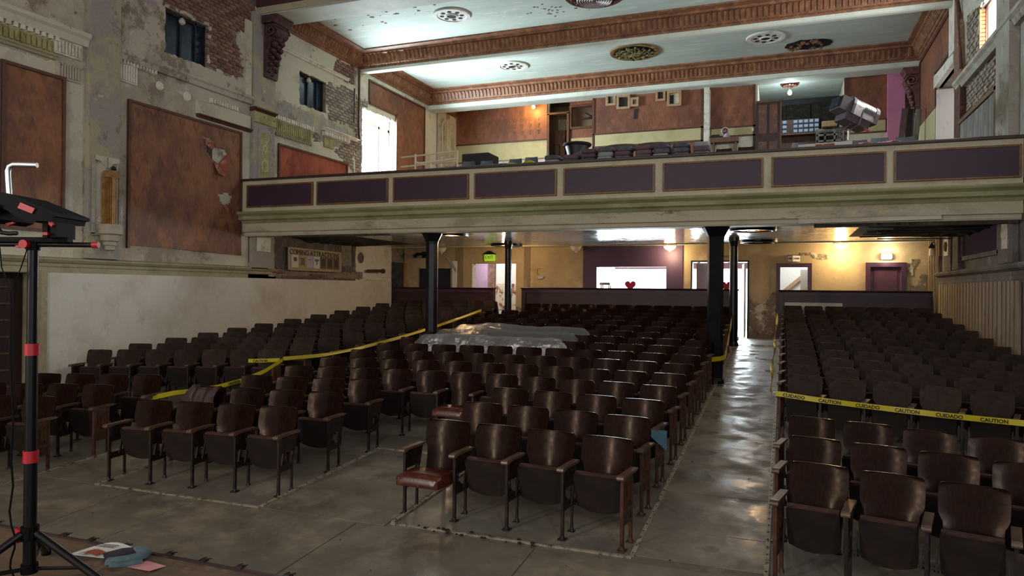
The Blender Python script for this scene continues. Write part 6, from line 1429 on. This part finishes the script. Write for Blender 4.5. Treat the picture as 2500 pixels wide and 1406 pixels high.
# follow spot on its stand
fx, fy = 1.10, 14.3; zb = bstep(fy); t = empty('follow_spot', (fx, fy, zb), label='large silver follow spot on a stand behind the balcony rail', cat='spotlight')
ax = Vector((-.80, -.48, .36)).normalized(); sd = Vector((0, 0, 1)).cross(ax).normalized(); upv = ax.cross(sd); cc = Vector((1.13, fy, 5.40))
def fpt(a, s_, u): return cc + ax * a + sd * s_ + upv * u
def fprism(m, prof, a0, a1):
    n = len(prof); m.add([fpt(a0, s_, u) for s_, u in prof] + [fpt(a1, s_, u) for s_, u in prof], [tuple(range(n - 1, -1, -1)), tuple(range(n, 2 * n))] + [(i, (i + 1) % n, n + (i + 1) % n, n + i) for i in range(n)])
arch = [(-.19, -.13), (.19, -.13), (.19, .05)] + [(.19 * math.cos(a), .05 + .17 * math.sin(a)) for a in (.4, .8, 1.2, 1.57, 1.94, 2.34, 2.74)] + [(-.19, .05)]
m = MB(); fprism(m, arch, -.36, .14); m.build('housing', M['spot_silver'], t, smooth=35)
m = MB(); fprism(m, [(s_ * 1.05, u * 1.05) for s_, u in arch], -.40, -.33); fprism(m, [(s_ * 1.06, u * 1.06) for s_, u in arch], .10, .15); m.build('end_band', M['spot_dark'], t)
m = MB(); fprism(m, [(-.16, -.12), (.16, -.12), (.16, .13), (-.16, .13)], .15, .36); m.build('lens_box', M['spot_dark'], t)
m = MB(); fprism(m, [(-.12, -.09), (.12, -.09), (.12, .10), (-.12, .10)], .36, .40); m.build('lens', M['glass_dark'], t)
m = MB(); fprism(m, [(-.15, -.26), (.15, -.26), (.17, -.13), (-.17, -.13)], -.30, .20); m.build('ballast_tray', M['spot_dark'], t)
for k in range(8):
    for s_ in (-1, 1): m = MB(); fprism(m, [(s_ * .192, -.02), (s_ * .199, -.02), (s_ * .199, .08), (s_ * .192, .08)], -.32 + k * .03, -.305 + k * .03); m.build('cooling_slot', M['ink_black'], t)
m = MB(); m.tube([fpt(-.05, .23, .0), fpt(-.05, .23, -.30), fpt(-.05, .0, -.36), fpt(-.05, -.23, -.30), fpt(-.05, -.23, .0)], .014, 6); m.build('yoke', M['spot_dark'], t)
base = fpt(-.05, 0, -.36); m = MB(); m.cyl((base.x, base.y, zb + .1), base, .02, n=8); m.build('stand_pole', M['chrome'], t, smooth=True)
for k in range(3):
    a = 2.1 * k + .4; m = MB(); m.cyl((base.x, base.y, zb + .45), (base.x + .40 * math.cos(a), base.y + .40 * math.sin(a), zb + .01), .013, n=6); m.build('leg', M['spot_dark'], t)
for k in range(5):
    q = .10 + .05 * k; m = MB(); m.tube([fpt(.0 - .02 * k, .1 - .05 * k, -.25), (base.x - .18 - .02 * k, base.y - .05, 5.0 + .03 * k), (base.x - .22 + .06 * k, base.y - .04, 4.82), (base.x - .10 + .03 * k, base.y, 4.70), (base.x - .05 + .02 * k, base.y, zb + .2)], .007, 5); m.build('cable', M['cable_grey'], t)
m = MB(); m.obox(fpt(-.25, .20, -.30), .10, .03, .03, (0, .6, 0)); m.build('red_handle', M['red_plastic'], t)

# ------------------------------------------------------------------ lobby things
def heart(x, y, z, s, label):
    pts = []
    for i in range(28):
        a = 2 * math.pi * i / 28; pts.append((x + s * .060 * 16 * math.sin(a) ** 3 / 16 * 1.0, z + s * .060 * (13 * math.cos(a) - 5 * math.cos(2 * a) - 2 * math.cos(3 * a) - math.cos(4 * a)) / 16))
    m = MB(); m.prism(pts, 'y', y, y + .04); tag(rebase(m.build('heart', M['heart_red'])), label, 'heart')
heart(-3.93, 19.36, 2.27, 2.5, 'red heart decoration standing on the long partition before the lit hatch'); heart(-1.42, 19.36, 2.27, 2.4, 'red heart decoration standing on the partition beside the open exit')
t = empty('bar_stool', (-4.98, 20.9, FL), label='dark wooden stool seen through the lit hatch', cat='stool'); m = MB(); m.bbox(-5.14, -4.82, 20.78, 21.08, 2.28, 2.36, .02); m.build('seat', M['wood_dark'], t)
for dx, dy in ((-.13, -.12), (.13, -.12), (-.13, .12), (.13, .12)): m = MB(); m.cyl((-4.98 + dx, 20.93 + dy, FL), (-4.98 + dx * .9, 20.93 + dy * .9, 2.28), .018, n=7); m.build('leg', M['wood_dark'], t)
t = empty('folding_chair', (-7.55, 19.0, FL), label='pale folding chair standing in the taped aisle before the doorway', cat='chair'); x0, y0 = -7.55, 19.0
m = MB(); m.obox((x0, y0, FL + .45), .42, .40, .03, (0, .12, .5)); m.build('seat', M['cushion_pale'], t); m = MB(); m.obox((x0 - .18, y0 + .1, FL + .72), .03, .40, .36, (0, -.15, .5)); m.build('backrest', M['wood_dark'], t)
for dx, dy in ((-.18, -.18), (.18, -.18), (-.18, .18), (.18, .18)): m = MB(); m.cyl((x0 + dx, y0 + dy, FL), (x0 + dx * .7, y0 + dy, FL + .45), .014, n=6); m.build('leg', M['plaster_white'], t)

# ------------------------------------------------------------------ tripod work light on the stage
ST = .80; O = Vector((-3.09, 2.195, 0)); RA = Vector((math.cos(YAW), math.sin(YAW), 0)); FA = Vector((-math.sin(YAW), math.cos(YAW), 0)); ZA = Vector((0, 0, 1))
def wp(r, z, d=0): return O + RA * r + FA * d + ZA * z
t = empty('work_light', (O.x, O.y, ST), label='black tripod work light with chrome handle and red knobs', cat='work light')
for z0, z1, r in ((.86, 1.37, .026), (1.37, 1.84, .024), (1.84, 2.29, .0215)):
    m = MB(); m.cyl(wp(0, z0), wp(0, z1), r, n=16); m.build('pole', M['black_metal'], t, smooth=40)
for z in (1.365, 1.835):
    m = MB(); m.cyl(wp(0, z - .026), wp(0, z + .026), .031, n=14); m.build('clamp_collar', M['red_plastic'], t, smooth=40)
m = MB(); m.cyl(wp(-.40, 2.296), wp(.275, 2.296), .0115, n=10); m.build('cross_bar', M['black_metal'], t, smooth=40)
m = MB(); m.cyl(wp(.262, 2.296), wp(.288, 2.296), .014, n=10); m.build('bar_end', M['red_plastic'], t); m = MB(); m.cyl(wp(-.012, 2.295, -.05), wp(-.012, 2.295, -.02), .019, n=14); m.build('lock_knob', M['red_plastic'], t)
m = MB(); m.cyl(wp(0, 2.27), wp(0, 2.31), .028, n=12); m.build('tee_joint', M['black_plastic'], t)
def slab(r0, r1, z0, z1, d0, d1):
    m = MB(); q = [wp(r, z, d) for d in (d0, d1) for r, z in ((r0, z0), (r1, z0), (r1, z1), (r0, z1))]; m.add(q, [(3, 2, 1, 0), (4, 5, 6, 7), (0, 1, 5, 4), (1, 2, 6, 5), (2, 3, 7, 6), (3, 0, 4, 7)]); return m
slab(-.40, .163, 2.306, 2.327, -.02, .02).build('mount_rail', M['black_plastic'], t)
def zz(py): return 2.29 + (600 - py) * .0018
def rr_(px): return (px - 72) * .0018
head = [(12, 473), (54, 481), (143, 517), (164, 525), (163, 533), (154, 534), (151, 545), (119, 544), (111, 547), (94, 545), (66, 534), (48, 521), (20, 509), (4, 483)]
def extr(poly, d0, d1):
    m = MB(); n = len(poly); m.add([wp(rr_(a), zz(b), d0) for a, b in poly] + [wp(rr_(a), zz(b), d1) for a, b in poly], [tuple(range(n - 1, -1, -1)), tuple(range(n, 2 * n))] + [(i, (i + 1) % n, n + (i + 1) % n, n + i) for i in range(n)]); return m
extr(head, -.10, .14).build('lamp_head', M['black_plastic'], t)
extr([(-22, 482), (6, 486), (20, 510), (22, 540), (0, 548), (-30, 545)], -.10, .14).build('lamp_head', M['black_plastic'], t)
extr([(80, 501), (114, 515), (107, 527), (73, 514)], -.106, -.098).build('warning_label', M['label_red'], t)
extr([(8, 488), (16, 488), (16, 500), (8, 500)], -.108, -.098).build('switch', M['orange_plastic'], t)
for d in (-.02,):
    m = MB(); m.tube([wp(rr_(20), zz(476), d), wp(rr_(17), zz(440), d), wp(rr_(16), zz(420), d), wp(rr_(20), zz(409), d), wp(rr_(30), zz(404), d), wp(rr_(45), zz(404), d), wp(rr_(87), zz(405), d)], .0115, 12); m.build('handle', M['chrome'], t, smooth=True)
m = MB(); m.tube([wp(rr_(22), zz(505), -.11), wp(rr_(23), zz(545), -.11), wp(rr_(27), zz(562), -.11), wp(rr_(38), zz(573), -.11), wp(rr_(55), zz(575), -.11), wp(rr_(75), zz(574), -.11)], .009, 10); m.build('tilt_bracket', M['black_metal'], t, smooth=True)
extr([(119, 544), (132, 544), (132, 582), (120, 582)], -.07, .07).build('yoke_leg', M['black_plastic'], t); extr([(138, 540), (151, 540), (151, 582), (138, 582)], -.07, .07).build('yoke_leg', M['black_plastic'], t)
extr([(139, 538), (147, 536), (150, 552), (146, 557), (139, 551)], -.085, -.07).build('tilt_knob', M['red_plastic'], t); extr([(125, 570), (137, 570), (137, 577), (125, 577)], -.085, -.07).build('lock_tab', M['red_plastic'], t); extr([(36, 550), (55, 546), (56, 550), (42, 556)], -.085, -.07).build('lock_tab', M['red_plastic'], t); extr([(40, 600), (49, 600), (49, 606), (40, 606)], -.03, 0).build('lock_tab', M['red_plastic'], t)
# tripod hub, three legs and their struts
m = MB(); m.cyl(wp(0, 1.00), wp(0, 1.06), .036, n=12); m.build('hub', M['black_plastic'], t); m = MB(); m.cyl(wp(0, .855), wp(0, .895), .034, n=12); m.build('lower_hub', M['black_plastic'], t)
m = MB(); m.obox(wp(-.045, 1.02), .03, .03, .06, (0, .3, 0)); m.build('leg_clamp', M['red_plastic'], t)
for k, (r, d) in enumerate(((.40, -.06), (-.26, -.30), (-.16, .36))):
    e = wp(r, ST + .012, d); a = wp(r * .08, 1.03, d * .08); m = MB(); m.cyl(a, e, .0165, n=10); lg = m.build('leg', M['black_metal'], t, smooth=40)
    m = MB(); m.lathe(e, [(.022, -.012), (.022, .02), (.016, .03)], 10); m.build('rubber_foot', M['black_plastic'], lg, org=t.location)
    md = Vector(a).lerp(Vector(e), .62); b0_ = wp(r * .06, .875, d * .06); m = MB(); dv = (md - b0_); m.cyl(b0_, md, .009, n=6); m.build('strut', M['black_metal'], t)
# cable hanging down the pole
m = MB(); pts = [(36, 712), (38, 760), (37, 840), (40, 930), (46, 1010), (44, 1060), (42, 1120), (47, 1180), (39, 1240), (44, 1275), (54, 1305), (52, 1330), (44, 1355), (42, 1375), (50, 1395), (56, 1408)]
m.tube([wp(rr_(a), zz(b), -.045) for a, b in pts], .004, 6); m.tube([wp(rr_(2), zz(600), -.03), wp(rr_(12), zz(655), -.04), wp(rr_(34), zz(706), -.045), wp(rr_(37), zz(714), -.045)], .0025, 5); m.tube([wp(rr_(72), zz(606), -.035), wp(rr_(58), zz(655), -.04), wp(rr_(40), zz(706), -.045), wp(rr_(37), zz(714), -.045)], .0025, 5)
cb = m.build('power_cable', M['black_plastic'], t, smooth=True)
# papers and gloves on the stage floor
def sheet_on(pts, key, name, label, z=ST, dz=.003):
    m = MB(); n = len(pts); m.add([(x, y, z + .001 + .008 * (i == 1)) for i, (x, y) in enumerate(pts)] + [(x, y, z + dz + .008 * (i == 1)) for i, (x, y) in enumerate(pts)], [tuple(range(n - 1, -1, -1)), tuple(range(n, 2 * n))] + [(i, (i + 1) % n, n + (i + 1) % n, n + i) for i in range(n)]); return tag(rebase(m.build(name, M[key])), label, 'paper')
sheet_on([(-2.868, 2.503), (-2.716, 2.492), (-2.709, 2.579), (-2.843, 2.595)], 'paper_pink', 'note', 'pink paper note lying on the stage edge')
t = empty('leaflet', (-3.16, 2.58, ST), label='white printed leaflet lying under the gloves on the stage', cat='paper'); m = MB(); m.sheet(lambda u, v: (-3.26 + .21 * u + .02 * v, 2.51 + .15 * v + .03 * u, ST + .003 + .02 * math.sin(math.pi * u) * v), 6, 4, (0, 0, .002)); m.build('sheet', M['paper_white'], t)
m = MB(); m.sheet(lambda u, v: (-3.20 + .10 * u + .01 * v, 2.515 + .05 * v + .014 * u, ST + .012 + .012 * math.sin(math.pi * u)), 4, 2, (0, 0, .002)); m.build('picture', M['torn_paper'], t)
for k in range(3): m = MB(); m.sheet(lambda u, v: (-3.20 + .11 * u, 2.60 + .015 * k + .016 * u + .004 * v, ST + .0235), 3, 1, (0, 0, .001)); m.build('printed_line', M['ink_black'], t)
t = empty('work_glove', (-2.97, 2.58, ST), label='folded teal and dark work gloves lying on the stage floor', cat='gloves')
def gl(pts, w0, key, h):
    m = MB(); P = [Vector(p) for p in pts]
    def fn(u, v):
        f = u * (len(P) - 1); i = min(int(f), len(P) - 2); c = P[i].lerp(P[i + 1], f - i); d = (P[i + 1] - P[i]); s = Vector((-d.y, d.x, 0)).normalized(); return c + s * w0 * (v - .5) + Vector((0, 0, h * math.sin(math.pi * v) ** .5))
    m.sheet(fn, 14, 8, (0, 0, -.012)); m.build('glove_half', M[key], t, smooth=60)
gl([(-3.05, 2.53, ST + .014), (-3.0, 2.60, ST + .022), (-2.98, 2.64, ST + .016)], .09, 'glove_dark', .014)
gl([(-2.99, 2.50, ST + .014), (-2.92, 2.53, ST + .022), (-2.88, 2.59, ST + .024), (-2.90, 2.645, ST + .03), (-2.97, 2.65, ST + .024)], .055, 'glove_teal', .014)
gl([(-2.95, 2.485, ST + .013), (-2.885, 2.515, ST + .014), (-2.85, 2.57, ST + .014)], .04, 'glove_teal', .009)
